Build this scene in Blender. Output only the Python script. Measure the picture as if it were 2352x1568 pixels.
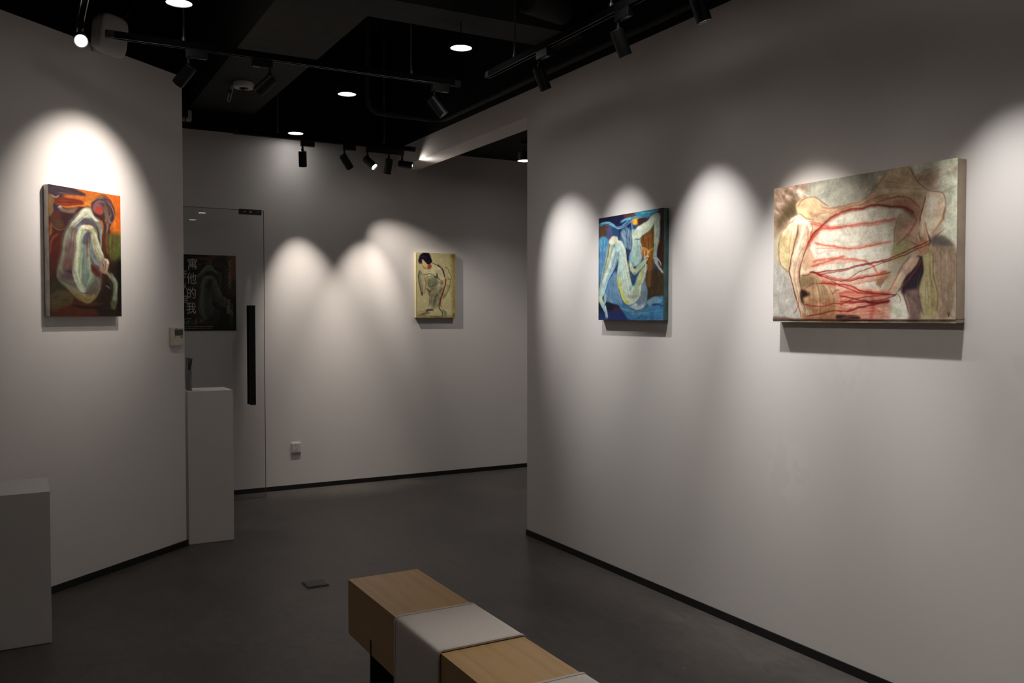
import bpy, bmesh, math, random
import numpy as np
from mathutils import Vector, Matrix
for o in list(bpy.data.objects): bpy.data.objects.remove(o, do_unlink=True)
PI = math.pi
R = math.radians
scene = bpy.context.scene
COL = scene.collection
random.seed(4)

# ---------------------------------------------------------------- camera
F_PX = 2028.0
cam = bpy.data.cameras.new('camera'); cam.sensor_width = 36.0; cam.lens = F_PX/2352*36.0
cam.clip_start = .05; cam.clip_end = 60
camo = bpy.data.objects.new('camera', cam); COL.objects.link(camo)
camo.location = (0, 0, 1.5); camo.rotation_euler = (R(90)-math.atan(57/F_PX), 0, -R(29.1))
scene.camera = camo

# ---------------------------------------------------------------- world, exposure
world = bpy.data.worlds.new('world'); scene.world = world; world.use_nodes = True
world.node_tree.nodes['Background'].inputs[0].default_value = (.5, .48, .46, 1)
world.node_tree.nodes['Background'].inputs[1].default_value = .004
vs = scene.view_settings
vs.view_transform = 'Standard'; vs.look = 'None'; vs.gamma = 1.0; vs.exposure = 0.0; vs.use_curve_mapping = False
WARM = (1.0, .915, .825)      
NEUT = (1.0, .985, .955)   # spots of the right wall
COOL = (1.0, .96, .92)     # pendant downlights
P_DOWN = 12.0

# ---------------------------------------------------------------- helpers
def lin(r, g, b):
    f = lambda c: c/12.92 if c < .04045 else ((c+.055)/1.055)**2.4
    return (f(r/255), f(g/255), f(b/255), 1)

def mat(name, col, rough=.5, metal=0., noise=None, bump=None, spec=.5, emis=None, coat=0., coord='Object'):
    """Principled material; noise = (scale, amount, stretch xyz) varies the colour, bump = (scale, strength, stretch)."""
    m = bpy.data.materials.new(name); m.use_nodes = True
    nt = m.node_tree; N = nt.nodes; Lk = nt.links; b = N['Principled BSDF']
    c = tuple(col[:3])+(1,)
    b.inputs['Base Color'].default_value = c; b.inputs['Roughness'].default_value = rough; b.inputs['Metallic'].default_value = metal
    b.inputs['Specular IOR Level'].default_value = spec; b.inputs['Coat Weight'].default_value = coat
    if emis: b.inputs['Emission Color'].default_value = tuple(emis[0])+(1,); b.inputs['Emission Strength'].default_value = emis[1]
    tc = N.new('ShaderNodeTexCoord')
    def tex(scale, st):
        mp = N.new('ShaderNodeMapping'); mp.inputs['Scale'].default_value = st
        Lk.new(tc.outputs[coord], mp.inputs['Vector'])
        t = N.new('ShaderNodeTexNoise'); t.inputs['Scale'].default_value = scale; t.inputs['Detail'].default_value = 6; t.inputs['Roughness'].default_value = .6
        Lk.new(mp.outputs[0], t.inputs['Vector']); return t
    if noise:
        t = tex(noise[0], noise[2] if len(noise) > 2 else (1, 1, 1))
        rp = N.new('ShaderNodeMapRange'); rp.inputs['From Min'].default_value = .3; rp.inputs['From Max'].default_value = .7
        rp.inputs['To Min'].default_value = 1-noise[1]; rp.inputs['To Max'].default_value = 1+noise[1]
        Lk.new(t.outputs['Fac'], rp.inputs['Value'])
        vm = N.new('ShaderNodeVectorMath'); vm.operation = 'SCALE'; vm.inputs[0].default_value = c[:3]
        Lk.new(rp.outputs[0], vm.inputs['Scale']); Lk.new(vm.outputs[0], b.inputs['Base Color'])
    if bump:
        t = tex(bump[0], bump[2] if len(bump) > 2 else (1, 1, 1))
        bp = N.new('ShaderNodeBump'); bp.inputs['Strength'].default_value = bump[1]; bp.inputs['Distance'].default_value = .004
        Lk.new(t.outputs['Fac'], bp.inputs['Height']); Lk.new(bp.outputs[0], b.inputs['Normal'])
    return m

def box(bm, c, s, rot=None, bev=0.):
    b2 = bmesh.new(); bmesh.ops.create_cube(b2, size=1)
    bmesh.ops.scale(b2, vec=s, verts=b2.verts)
    if bev: bmesh.ops.bevel(b2, geom=b2.edges[:], offset=bev, segments=2, affect='EDGES', profile=.6)
    M = Matrix.Translation(c) @ (rot.to_4x4() if rot is not None else Matrix.Identity(4))
    b2.transform(M); _join(bm, b2)
def bb(bm, a, b, bev=0.):
    box(bm, [(p+q)/2 for p, q in zip(a, b)], [abs(q-p) for p, q in zip(a, b)], None, bev)
def _join(bm, b2):
    me = bpy.data.meshes.new('tmp'); b2.to_mesh(me); b2.free(); bm.from_mesh(me); bpy.data.meshes.remove(me)
def frame(d):
    d = Vector(d).normalized(); a = Vector((0, 0, 1)) if abs(d.z) < .95 else Vector((1, 0, 0))
    u = d.cross(a).normalized(); return u, d.cross(u).normalized(), d
def lathe(bm, p0, d, prof, seg=24, cap=True):
    """profile [(distance along d, radius)] turned about the axis through p0."""
    u, v, d = frame(d); p0 = Vector(p0); rings = []
    for t, r in prof:
        rings.append([bm.verts.new(p0+d*t+(u*math.cos(k*2*PI/seg)+v*math.sin(k*2*PI/seg))*max(r, 1e-5)) for k in range(seg)])
    for a, b in zip(rings, rings[1:]):
        for k in range(seg): bm.faces.new((a[k], a[(k+1) % seg], b[(k+1) % seg], b[k]))
    if cap: bm.faces.new(rings[0][::-1]); bm.faces.new(rings[-1])
def cyl(bm, a, b, r, seg=16):
    a = Vector(a); b = Vector(b); lathe(bm, a, b-a, [(0, r), ((b-a).length, r)], seg)
def tube(bm, pts, r, seg=8):
    pts = [Vector(p) for p in pts]; rings = []; u = None
    for i, p in enumerate(pts):
        d = (pts[min(i+1, len(pts)-1)]-pts[max(i-1, 0)]).normalized()
        if u is None: u = frame(d)[0]
        u = (u-d*u.dot(d)).normalized(); v = d.cross(u)
        rings.append([bm.verts.new(p+(u*math.cos(k*2*PI/seg)+v*math.sin(k*2*PI/seg))*r) for k in range(seg)])
    for a, b in zip(rings, rings[1:]):
        for k in range(seg): bm.faces.new((a[k], a[(k+1) % seg], b[(k+1) % seg], b[k]))
    bm.faces.new(rings[0][::-1]); bm.faces.new(rings[-1])
def prism(bm, pts2, z0, z1):
    lo = [bm.verts.new((x, y, z0)) for x, y in pts2]; hi = [bm.verts.new((x, y, z1)) for x, y in pts2]
    n = len(pts2); bm.faces.new(lo[::-1]); bm.faces.new(hi)
    for i in range(n): bm.faces.new((lo[i], lo[(i+1) % n], hi[(i+1) % n], hi[i]))

def rootmat(o): return Matrix.Translation(o.location) @ o.rotation_euler.to_matrix().to_4x4()
def full(o): return rootmat(o) if o.parent is None else full(o.parent) @ rootmat(o)
def obj(name, bm, m, parent=None, smooth=False, world=True, label=None):
    """Link one mesh object. Geometry given in world space is carried into the parent's frame."""
    bmesh.ops.recalc_face_normals(bm, faces=bm.faces[:])
    me = bpy.data.meshes.new(name); bm.to_mesh(me); bm.free()
    if smooth:
        for p in me.polygons: p.use_smooth = True
        try: me.set_sharp_from_angle(angle=R(35))
        except Exception: pass
    me.materials.append(m)
    o = bpy.data.objects.new(name, me); COL.objects.link(o)
    if parent is not None:
        if world: me.transform(full(parent).inverted())
        o.parent = parent
    if label: o['label'] = label
    return o
def tag(o, label, cat, group=None):
    o['label'] = label; o['category'] = cat
    if group: o['group'] = group
    return o
def thing(name, label, cat, loc=(0, 0, 0), rotz=0, group=None):
    o = bpy.data.objects.new(name, None); COL.objects.link(o); o.location = loc; o.rotation_euler = (0, 0, rotz)
    o.empty_display_size = .05
    return tag(o, label, cat, group)
def struct(name, bm, m, parent=None, label=None, smooth=False):
    o = obj(name, bm, m, parent, smooth); 
    if parent is None: o['kind'] = 'structure'
    if label: o['label'] = label
    return o
def lamp(kind, name, loc, aim, power, col, parent, size=1., blend=1., rad=.02):
    l = bpy.data.lights.new(name, kind); l.energy = power; l.color = col; l.shadow_soft_size = rad
    if kind == 'SPOT': l.spot_size = size; l.spot_blend = blend
    o = bpy.data.objects.new(name, l); COL.objects.link(o)
    M = Vector(aim).to_track_quat('-Z', 'Y').to_matrix().to_4x4(); M.translation = Vector(loc)
    o.parent = parent; o.matrix_local = full(parent).inverted() @ M
    return o

# ---------------------------------------------------------------- materials
WALLC = (.73, .686, .664)
M_wall = mat('white_wall_paint', WALLC, .55, noise=(1.3, .025), bump=(60, .05), spec=.3)
M_black = mat('black_ceiling_paint', (.011, .011, .011), .7, noise=(3, .15), spec=.2)
M_beam = mat('dark_grey_beam', (.045, .044, .041), .8, noise=(14, .12), bump=(160, .25), spec=.2)  # beams, pipe and duct: a grey one step above the ceiling black
M_base = mat('black_baseboard_paint', (.008, .008, .008), .45)
M_bk = mat('black_powder_coat', (.0055, .0055, .006), .5, spec=.28)
M_rail = mat('matt_black_rail', (.004, .004, .004), .75, spec=.06)
M_gr = mat('grey_metal_lips', (.20, .19, .18), .4, .6)
M_rod = mat('dark_steel_rod', (.16, .155, .15), .4, .5)
M_cap = mat('dark_plastic_cap', (.035, .035, .035), .6, spec=.1)
M_white = mat('white_plastic', (.62, .60, .58), .45, noise=(8, .03))
M_cream = mat('cream_plastic', (.60, .54, .45), .45, noise=(10, .04))
M_screen = mat('lcd_screen', (.07, .075, .065), .2)
M_plinth = mat('white_plinth_paint', (.68, .645, .62), .6, noise=(2.5, .035), bump=(80, .04), spec=.3)
M_dark = mat('dark_void', (.01, .01, .01), .6)
M_lens = mat('lit_lamp_lens', (1, 1, 1), .3, emis=((1, .96, .9), 14.))
M_disc = mat('lit_downlight_diffuser', (1, 1, 1), .4, emis=((1, .97, .93), 18.))
M_chrome = mat('reflector_rim', (.6, .6, .6), .2, 1.)
# ---------------------------------------------------------------- hand-painted canvases
# Each picture is laid down stroke by stroke on a fine grid of paint (a colour per mesh vertex).
def _noise(h, w, cell, rng):
    gy, gx = int(h/cell)+3, int(w/cell)+3
    g = rng.random((gy, gx))
    ys = np.arange(h)/cell; xs = np.arange(w)/cell
    y0 = ys.astype(int); x0 = xs.astype(int)
    fy = ys-y0; fx = xs-x0
    fy = (fy*fy*(3-2*fy))[:, None]; fx = (fx*fx*(3-2*fx))[None, :]
    a = g[y0][:, x0]; b = g[y0][:, x0+1]; c = g[y0+1][:, x0]; d = g[y0+1][:, x0+1]
    return (a*(1-fx)+b*fx)*(1-fy)+(c*(1-fx)+d*fx)*fy-0.5

def _spline(pts, closed, n=6):
    p = np.array([q[:2] for q in pts], float); m = len(p); out = []
    if m < 3: return p
    rng_ = range(m) if closed else range(m-1)
    for i in rng_:
        if closed: a, b, c, d = p[(i-1) % m], p[i], p[(i+1) % m], p[(i+2) % m]
        else: a, b, c, d = p[max(i-1, 0)], p[i], p[i+1], p[min(i+2, m-1)]
        for k in range(n):
            t = k/n
            out.append(.5*((2*b)+(c-a)*t+(2*a-5*b+4*c-d)*t*t+(3*b-a-3*c+d)*t**3))
    if not closed: out.append(p[-1])
    return np.array(out)

def _homog(src, dst):
    A = []
    for (x, y), (u, v) in zip(src, dst):
        A.append([x, y, 1, 0, 0, 0, -u*x, -u*y, -u]); A.append([0, 0, 0, x, y, 1, -v*x, -v*y, -v])
    return np.linalg.svd(np.array(A))[2][-1].reshape(3, 3)

class Canvas:
    """Paint grid. Strokes are given in sketch coordinates of a perspective study; quad = its four corners TL TR BR BL."""
    def __init__(s, w, h, quad, base, seed=1, warp=7):
        s.w, s.h = w, h; s.rng = np.random.default_rng(seed)
        Hm = _homog([(0, 0), (w-1, 0), (w-1, h-1), (0, h-1)], quad)
        jj, ii = np.meshgrid(np.arange(w), np.arange(h))
        q = np.stack([jj, ii, np.ones_like(jj)], -1) @ Hm.T
        s.X = q[..., 0]/q[..., 2]; s.Y = q[..., 1]/q[..., 2]
        s.X = s.X+warp*2.2*_noise(h, w, 34, s.rng)+warp*.8*_noise(h, w, 9, s.rng)
        s.Y = s.Y+warp*2.2*_noise(h, w, 34, s.rng)+warp*.8*_noise(h, w, 9, s.rng)
        s.C = np.ones((h, w, 3))*np.array(base, float)
        s.N = .7*_noise(h, w, 14, s.rng)+.5*_noise(h, w, 5, s.rng)
    def _box(s, p, m):
        x0, y0 = p.min(0)-m; x1, y1 = p.max(0)+m
        k = (s.X > x0) & (s.X < x1) & (s.Y > y0) & (s.Y < y1)
        r = np.where(k.any(1))[0]; c = np.where(k.any(0))[0]
        if len(r) == 0: return None
        return slice(r[0], r[-1]+1), slice(c[0], c[-1]+1)
    def _seg(s, p, X, Y):
        best = np.full(X.shape, 1e9); tt = np.zeros(X.shape); side = np.zeros(X.shape); n = len(p)-1
        for i in range(n):
            a, b = p[i], p[i+1]; d = b-a; L = d@d+1e-9
            t = np.clip(((X-a[0])*d[0]+(Y-a[1])*d[1])/L, 0, 1)
            ex = X-a[0]-t*d[0]; ey = Y-a[1]-t*d[1]
            q = np.hypot(ex, ey); m = q < best
            best = np.where(m, q, best); tt = np.where(m, (i+t)/n, tt)
            side = np.where(m, np.sign(d[0]*ey-d[1]*ex)*q, side)
        return best, tt, side
    def _mix(s, sl, a, col, tex):
        a = a[..., None]; c = np.asarray(col, float)
        c = c*(1+tex[..., None]*s.N[sl][..., None]) if np.ndim(tex) else c*(1+tex*s.N[sl][..., None])
        s.C[sl] = s.C[sl]*(1-a)+c*a
    def blob(s, pts, col, soft=14, a=1., col2=None, ax=None, tex=.22):
        p = _spline(pts, True); sl = s._box(p, soft*2)
        if sl is None: return
        X, Y = s.X[sl], s.Y[sl]
        ins = np.zeros(X.shape, bool); n = len(p); j = n-1
        for i in range(n):
            xi, yi = p[i]; xj, yj = p[j]
            if yi != yj: ins ^= ((yi > Y) != (yj > Y)) & (X < (xj-xi)*(Y-yi)/(yj-yi)+xi)
            j = i
        d, _, _ = s._seg(np.vstack([p, p[:1]]), X, Y)
        sd = np.where(ins, d, -d)
        k = np.clip(.5+sd/(soft*1.9+1e-6), 0, 1); k = k*k*(3-2*k)
        c = np.array(col, float)
        if col2 is not None:
            (x0, y0), (x1, y1) = ax; L = (x1-x0)**2+(y1-y0)**2
            t = np.clip(((X-x0)*(x1-x0)+(Y-y0)*(y1-y0))/L, 0, 1)[..., None]
            c = c*(1-t)+np.array(col2, float)*t
        s._mix(sl, k*a, c, tex)
    def line(s, pts, w, col, soft=None, a=1., w2=None, col2=None, tex=.25, sm=True):
        p = _spline(pts, False) if sm else np.array(pts, float)
        w2 = w if w2 is None else w2
        soft = max(w, w2)*.45+3 if soft is None else soft*1.25+1
        sl = s._box(p, max(w, w2)/2+soft)
        if sl is None: return
        d, t, sd = s._seg(p, s.X[sl], s.Y[sl])
        r = (w+(w2-w)*t)/2
        k = np.clip(.5+(r-d)/(soft+1e-6), 0, 1); k = k*k*(3-2*k)
        c = np.array(col, float)
        if col2 is not None: c = c*(1-t[..., None])+np.array(col2, float)*t[..., None]
        f = min(.28, 40./(np.hypot(*(p[1:]-p[:-1]).T).sum()+1))
        e = np.clip(np.minimum(t, 1-t)/f, 0, 1); k = k*(.35+.65*e*(2-e))
        br = (np.sin(sd*.55+9*s.N[sl]+t*3)+np.sin(sd*1.27+5*s.N[sl]))*.025
        s._mix(sl, k*a, c*(1+br[..., None]), tex)
    def dab(s, x, y, r, col, a=.8, sq=1., soft=None):
        n = 8; pts = [(x+r*math.cos(k*2*PI/n)*(1+.25*s.rng.standard_normal()), y+r*sq*math.sin(k*2*PI/n)*(1+.25*s.rng.standard_normal())) for k in range(n)]
        s.blob(pts, col, soft or r*.6, a)
    def scumble(s, x0, y0, x1, y1, n, r, cols, ang=0, a=.3, ln=3.):
        for _ in range(n):
            x = x0+(x1-x0)*s.rng.random(); y = y0+(y1-y0)*s.rng.random(); c = cols[s.rng.integers(len(cols))]
            t = ang+.35*s.rng.standard_normal(); L = r*ln*(.5+s.rng.random()); w = r*(.5+s.rng.random())
            s.line([(x-L*math.cos(t), y-L*math.sin(t)), (x, y+.15*L*s.rng.standard_normal()), (x+L*math.cos(t), y+L*math.sin(t))], w, c, w*.7, a, w*.4)
    def fan(s, c1, c2, n, w, cols, a=.35, jit=.3):
        m = max(len(c1), len(c2)); c1 = _spline(c1, False)[::3]; c2 = _spline(c2, False)[::3]
        k = min(len(c1), len(c2)); i1 = np.linspace(0, len(c1)-1, k).astype(int); i2 = np.linspace(0, len(c2)-1, k).astype(int)
        for q in range(n):
            t = np.clip((q+.5)/n+jit*(s.rng.random()-.5)/n*4, 0, 1); t2 = np.clip(t+.12*(s.rng.random()-.5), 0, 1)
            tt = np.linspace(t, t2, k)[:, None]; p = c1[i1]*(1-tt)+c2[i2]*tt
            a0 = s.rng.integers(0, max(1, k//3)); b0 = k-s.rng.integers(0, max(1, k//3))
            if b0-a0 < 3: a0, b0 = 0, k
            ww = w*(.5+s.rng.random()); s.line(p[a0:b0], ww, cols[s.rng.integers(len(cols))], ww*.6, a*(.6+.6*s.rng.random()), ww*.5, sm=False)
    def weave(s, k=.03, sat=.86, con=1., piv=140.):
        s.C = np.clip(piv+(s.C-piv)*con, 4, 250)
        lum = (s.C*[.3, .59, .11]).sum(-1, keepdims=True); s.C = lum+(s.C-lum)*sat
        q = np.pad(s.C, ((1, 1), (1, 1), (0, 0)), 'edge')
        s.C = .5*s.C+.125*(q[:-2, 1:-1]+q[2:, 1:-1]+q[1:-1, :-2]+q[1:-1, 2:])
        g = s.rng.standard_normal((s.h, s.w)); s.C *= (1+k*g)[..., None]
    def lin(s, gain):
        c = np.clip(s.C/255., 0, 1)
        l = np.where(c < .04045, c/12.92, ((c+.055)/1.055)**2.4)
        return np.clip(l*gain, .002, .92)

def paint_crouching():
    P = Canvas(250, 350, [(140, 97), (858, 220), (856, 1422), (137, 1420)], (66, 30, 18), 3)
    B, L, S = P.blob, P.line, P.scumble
    # background
    B([(380, 90), (870, 150), (880, 640), (700, 620), (560, 330), (330, 330), (300, 200)], (205, 98, 20), 50)
    B([(640, 160), (880, 200), (880, 560), (790, 520), (760, 300)], (222, 96, 14), 40)
    S(380, 180, 600, 300, 14, 16, [(225, 140, 40), (190, 80, 20), (150, 60, 20)], -.3, .5)
    S(780, 250, 850, 600, 14, 14, [(235, 125, 30), (200, 80, 15), (215, 140, 50)], 1.4, .5)
    B([(130, 90), (330, 110), (500, 190), (480, 215), (320, 180), (200, 215), (130, 190)], (52, 33, 42), 18)
    L([(150, 150), (260, 180), (430, 205)], 30, (70, 48, 66), 14, .9, 10)
    L([(240, 180), (340, 190), (430, 205)], 8, (150, 125, 120), 6, .8)
    B([(130, 195), (190, 215), (205, 290), (180, 380), (130, 400)], (126, 88, 44), 14)
    L([(165, 205), (215, 225), (245, 205)], 18, (170, 160, 150), 10, .8)
    B([(215, 235), (330, 235), (470, 265), (480, 305), (330, 310), (215, 300)], (126, 32, 10), 14)
    L([(250, 308), (340, 322), (520, 312)], 14, (222, 112, 24), 8, .9)
    L([(500, 300), (540, 290), (570, 315)], 22, (216, 140, 30), 10, .9)
    B([(190, 280), (250, 330), (245, 380), (190, 350)], (48, 30, 58), 10)
    B([(250, 320), (330, 345), (430, 335), (420, 385), (320, 385), (255, 355)], (118, 96, 78), 14)
    L([(240, 325), (260, 320), (275, 335)], 16, (185, 190, 175), 8)
    B([(255, 390), (380, 395), (420, 350), (480, 340), (400, 440), (310, 560), (270, 540)], (60, 24, 30), 16)
    B([(155, 420), (190, 365), (250, 370), (270, 460), (300, 545), (230, 558), (170, 520)], (88, 34, 22), 12)
    B([(195, 460), (260, 465), (270, 520), (210, 520)], (70, 66, 32), 26, .8)
    L([(150, 480), (185, 530), (240, 556), (300, 550)], 8, (128, 88, 60), 5, .9)
    L([(150, 500), (160, 570), (150, 620)], 30, (170, 88, 20), 16, .8)
    L([(240, 600), (175, 650), (150, 740), (150, 800)], 26, (178, 62, 18), 14, .9, 14)
    B([(250, 590), (285, 600), (255, 780), (210, 960), (150, 900), (165, 700)], (84, 22, 13), 26)
    S(140, 820, 210, 1060, 10, 18, [(70, 38, 22), (95, 40, 18), (50, 26, 20)], 1.3, .6)
    B([(130, 1080), (240, 1075), (320, 1140), (250, 1180), (130, 1190)], (48, 48, 24), 18)
    B([(150, 1190), (300, 1165), (380, 1230), (330, 1330), (200, 1380), (140, 1330)], (82, 68, 40), 18)
    S(150, 1190, 380, 1360, 16, 16, [(96, 80, 50), (66, 52, 28), (80, 50, 26)], -.3, .5)
    B([(370, 1290), (560, 1320), (640, 1430), (130, 1430), (140, 1390)], (84, 34, 16), 30)
    L([(370, 1310), (480, 1330), (600, 1330), (690, 1320)], 24, (40, 18, 14), 14)
    L([(560, 1370), (640, 1400), (690, 1430)], 14, (150, 60, 30), 10)
    B([(700, 540), (760, 580), (740, 760), (690, 790), (665, 690)], (92, 42, 24), 22)
    B([(750, 600), (870, 640), (870, 900), (780, 880), (735, 760)], (84, 92, 36), 40)
    S(730, 600, 850, 900, 18, 16, [(96, 122, 50), (120, 100, 40), (60, 62, 24), (140, 80, 30)], 1.4, .5)
    B([(760, 900), (870, 880), (870, 1430), (640, 1430), (600, 1290), (660, 1180), (700, 1050)], (40, 24, 15), 40)
    B([(810, 930), (870, 920), (870, 1330), (820, 1320)], (16, 13, 9), 22)
    S(600, 1260, 840, 1410, 12, 18, [(86, 52, 20), (50, 24, 14), (70, 60, 26)], .2, .5)
    # body
    body = [(520, 335), (580, 335), (640, 450), (668, 500), (672, 600), (655, 740), (640, 830), (660, 960), (660, 1080), (640, 1170), (580, 1260), (525, 1300), (450, 1270), (380, 1225), (320, 1160), (250, 1090), (212, 1020), (222, 900), (250, 790), (285, 620), (345, 515), (430, 400), (470, 350)]
    B(body, (112, 104, 88), 10)
    B([(330, 560), (420, 560), (400, 800), (370, 960), (290, 960), (300, 760)], (110, 82, 78), 30)
    S(300, 560, 400, 900, 16, 14, [(150, 130, 122), (120, 92, 92), (140, 150, 130)], 1.7, .45)
    L([(440, 400), (350, 530), (300, 640), (275, 780), (245, 900), (250, 1000)], 52, (140, 148, 124), 50, .85, 40, (92, 94, 78))
    L([(330, 545), (300, 680), (275, 830), (262, 930)], 16, (190, 200, 164), 16, .4, 20)
    B([(480, 350), (560, 335), (590, 420), (530, 440), (460, 430), (380, 510), (350, 520), (420, 410)], (194, 196, 168), 18)
    L([(520, 350), (470, 400), (400, 480)], 44, (226, 228, 198), 26, .9, 20)
    L([(560, 380), (610, 450), (640, 470)], 30, (216, 222, 204), 14, .95, 20)
    B([(470, 440), (560, 450), (610, 500), (600, 560), (540, 510), (460, 515), (440, 560), (430, 520)], (84, 80, 92), 18)
    L([(470, 505), (540, 500), (590, 540)], 16, (142, 62, 44), 9, .9)
    L([(430, 560), (445, 520), (470, 490)], 20, (96, 116, 140), 12, .9)
    L([(390, 620), (410, 560), (400, 700)], 18, (128, 84, 74), 12, .8)
    L([(625, 480), (662, 540), (660, 640), (655, 740)], 36, (124, 130, 116), 14, .95, 20)
    L([(612, 520), (632, 580), (650, 680)], 12, (60, 36, 40), 8, .9)
    L([(668, 560), (664, 650), (655, 740)], 7, (190, 200, 180), 7, .6)
    # belly shadow
    B([(285, 880), (350, 870), (390, 960), (380, 1050), (290, 1040), (260, 1000)], (88, 66, 72), 26)
    B([(290, 860), (350, 860), (360, 930), (310, 930)], (120, 54, 46), 20, .8)
    L([(300, 950), (370, 970), (400, 1000)], 26, (48, 38, 46), 16)
    L([(285, 990), (260, 940), (245, 900)], 30, (150, 154, 126), 20, .6)
    L([(250, 1060), (330, 1090), (400, 1140), (440, 1180)], 50, (116, 118, 90), 26, .9)
    B([(330, 1150), (420, 1190), (520, 1240), (600, 1200), (580, 1260), (525, 1296), (430, 1260)], (134, 104, 54), 20)
    L([(440, 1180), (530, 1180), (640, 1090)], 40, (104, 90, 96), 24, .8)
    B([(560, 1000), (640, 980), (655, 1090), (600, 1180), (540, 1170)], (98, 92, 80), 26)
    L([(480, 1180), (520, 1190), (560, 1180)], 26, (84, 44, 44), 14, .8)
    L([(520, 1290), (600, 1230), (650, 1130)], 14, (126, 116, 82), 12, .8)
    # shin + thigh
    B([(470, 620), (560, 600), (580, 720), (570, 900), (590, 1010), (530, 1130), (470, 1150), (420, 980), (440, 760)], (118, 134, 110), 16)
    L([(500, 700), (490, 860), (510, 1000), (510, 1100)], 34, (92, 124, 128), 20, .85)
    L([(530, 760), (550, 900), (560, 1020)], 26, (160, 158, 126), 18, .8)
    B([(500, 570), (570, 590), (545, 680), (500, 700), (470, 690), (480, 600)], (86, 78, 94), 14)
    L([(530, 640), (520, 720), (530, 820)], 18, (112, 58, 46), 9, .9)
    L([(490, 545), (440, 640), (415, 800), (400, 960), (430, 1080), (480, 1160)], 74, (182, 190, 154), 16, 1, 56)
    L([(460, 560), (430, 700), (410, 860)], 22, (222, 228, 192), 16, .85)
    L([(455, 760), (445, 920), (460, 1050)], 24, (178, 196, 146), 14, .8)
    L([(430, 1080), (460, 1140), (490, 1175)], 40, (188, 202, 184), 16, .9, 16)
    L([(400, 560), (400, 700), (375, 900), (390, 990)], 9, (80, 54, 54), 12, .5)
    L([(460, 535), (520, 522), (580, 545)], 42, (226, 228, 196), 14)
    L([(545, 545), (575, 570), (600, 620)], 34, (186, 176, 116), 16, .95)
    # right leg
    L([(580, 580), (610, 680), (640, 780), (680, 880)], 64, (176, 178, 142), 16, 1, 60)
    L([(600, 590), (632, 700), (672, 810)], 22, (226, 228, 196), 12, .9)
    L([(555, 720), (570, 820), (620, 900), (660, 930)], 38, (126, 140, 144), 16, .9, 34)
    L([(545, 690), (548, 790), (580, 880), (640, 950)], 9, (84, 46, 46), 10, .7)
    B([(570, 900), (630, 960), (650, 1010), (600, 1010), (560, 960)], (92, 32, 26), 20)
    P.fan([(330, 560), (280, 760), (240, 960)], [(420, 560), (400, 760), (340, 940)], 26, 9, [(176, 186, 158), (120, 96, 96), (150, 128, 118), (176, 182, 156), (92, 70, 76)], .3)
    P.fan([(450, 570), (420, 800), (400, 1000), (450, 1130)], [(560, 640), (560, 860), (560, 1040), (500, 1150)], 30, 10, [(200, 208, 168), (128, 150, 126), (104, 128, 132), (164, 160, 124), (220, 224, 190), (110, 104, 110)], .3)
    P.fan([(600, 580), (640, 740), (690, 880)], [(560, 620), (590, 780), (640, 900)], 16, 8, [(214, 216, 182), (150, 146, 122), (120, 128, 134), (190, 178, 130)], .35)
    P.fan([(260, 1070), (340, 1150), (440, 1230), (520, 1280)], [(380, 1090), (460, 1180), (540, 1190), (640, 1100)], 18, 9, [(150, 148, 112), (110, 98, 84), (176, 150, 84), (128, 124, 110)], .3)
    P.fan([(500, 350), (420, 420), (350, 520)], [(570, 400), (480, 450), (400, 540)], 12, 9, [(228, 230, 204), (190, 192, 166), (160, 160, 150)], .4)
    # hand and forearm
    B([(660, 860), (700, 840), (738, 870), (735, 930), (710, 990), (660, 970), (640, 930)], (160, 134, 110), 10)
    L([(690, 850), (722, 860), (735, 900)], 20, (222, 214, 186), 10)
    L([(670, 900), (690, 930), (680, 970)], 14, (120, 70, 62), 8, .8)
    L([(640, 960), (680, 980), (710, 990)], 12, (150, 110, 100), 8)
    L([(735, 1000), (790, 1080), (795, 1180), (775, 1310)], 56, (118, 130, 104), 16, 1, 44)
    L([(760, 1020), (805, 1100), (800, 1200)], 14, (166, 178, 140), 9, .9)
    L([(720, 1050), (760, 1130), (755, 1260)], 14, (66, 58, 44), 10, .9)
    L([(700, 1110), (740, 1140)], 16, (96, 120, 96), 10, .8)
    B([(750, 1270), (800, 1270), (790, 1350), (755, 1340)], (88, 92, 62), 14)
    for k in range(4): L([(668+k*13, 872+k*4), (676+k*14, 905), (672+k*12, 950)], 7, (196, 170, 142) if k % 2 else (104, 66, 58), 5, .8)
    L([(705, 985), (735, 1010), (760, 1040)], 26, (150, 132, 108), 12, .9)
    B([(300, 700), (390, 690), (385, 900), (330, 960), (270, 960)], (104, 70, 66), 40, .55)
    L([(440, 640), (425, 800), (415, 950), (450, 1090)], 14, (228, 232, 200), 14, .7)
    L([(570, 700), (580, 800), (640, 900)], 14, (104, 120, 130), 12, .6)
    L([(250, 1040), (320, 1080), (400, 1100)], 30, (84, 66, 70), 26, .6)
    L([(560, 1060), (620, 1040), (640, 1120)], 30, (128, 118, 100), 24, .5)
    L([(470, 1190), (540, 1240), (600, 1190)], 16, (164, 132, 72), 14, .6)
    # head and hair
    B([(575, 285), (620, 225), (690, 205), (745, 245), (795, 335), (805, 430), (765, 490), (735, 560), (712, 600), (690, 570), (680, 480), (620, 420), (580, 370)], (62, 38, 46), 10)
    B([(595, 300), (650, 280), (690, 330), (680, 390), (620, 390), (585, 350)], (138, 74, 78), 18)
    B([(610, 340), (665, 335), (675, 375), (630, 385)], (176, 54, 36), 12)
    L([(600, 300), (650, 275), (700, 290)], 22, (112, 92, 128), 12, .9)
    L([(580, 265), (640, 225), (690, 225)], 22, (150, 100, 42), 12, .9)
    L([(700, 220), (760, 290), (795, 400)], 16, (112, 66, 48), 8, .9)
    L([(720, 260), (780, 350), (800, 440)], 7, (176, 158, 150), 5, .8)
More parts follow.
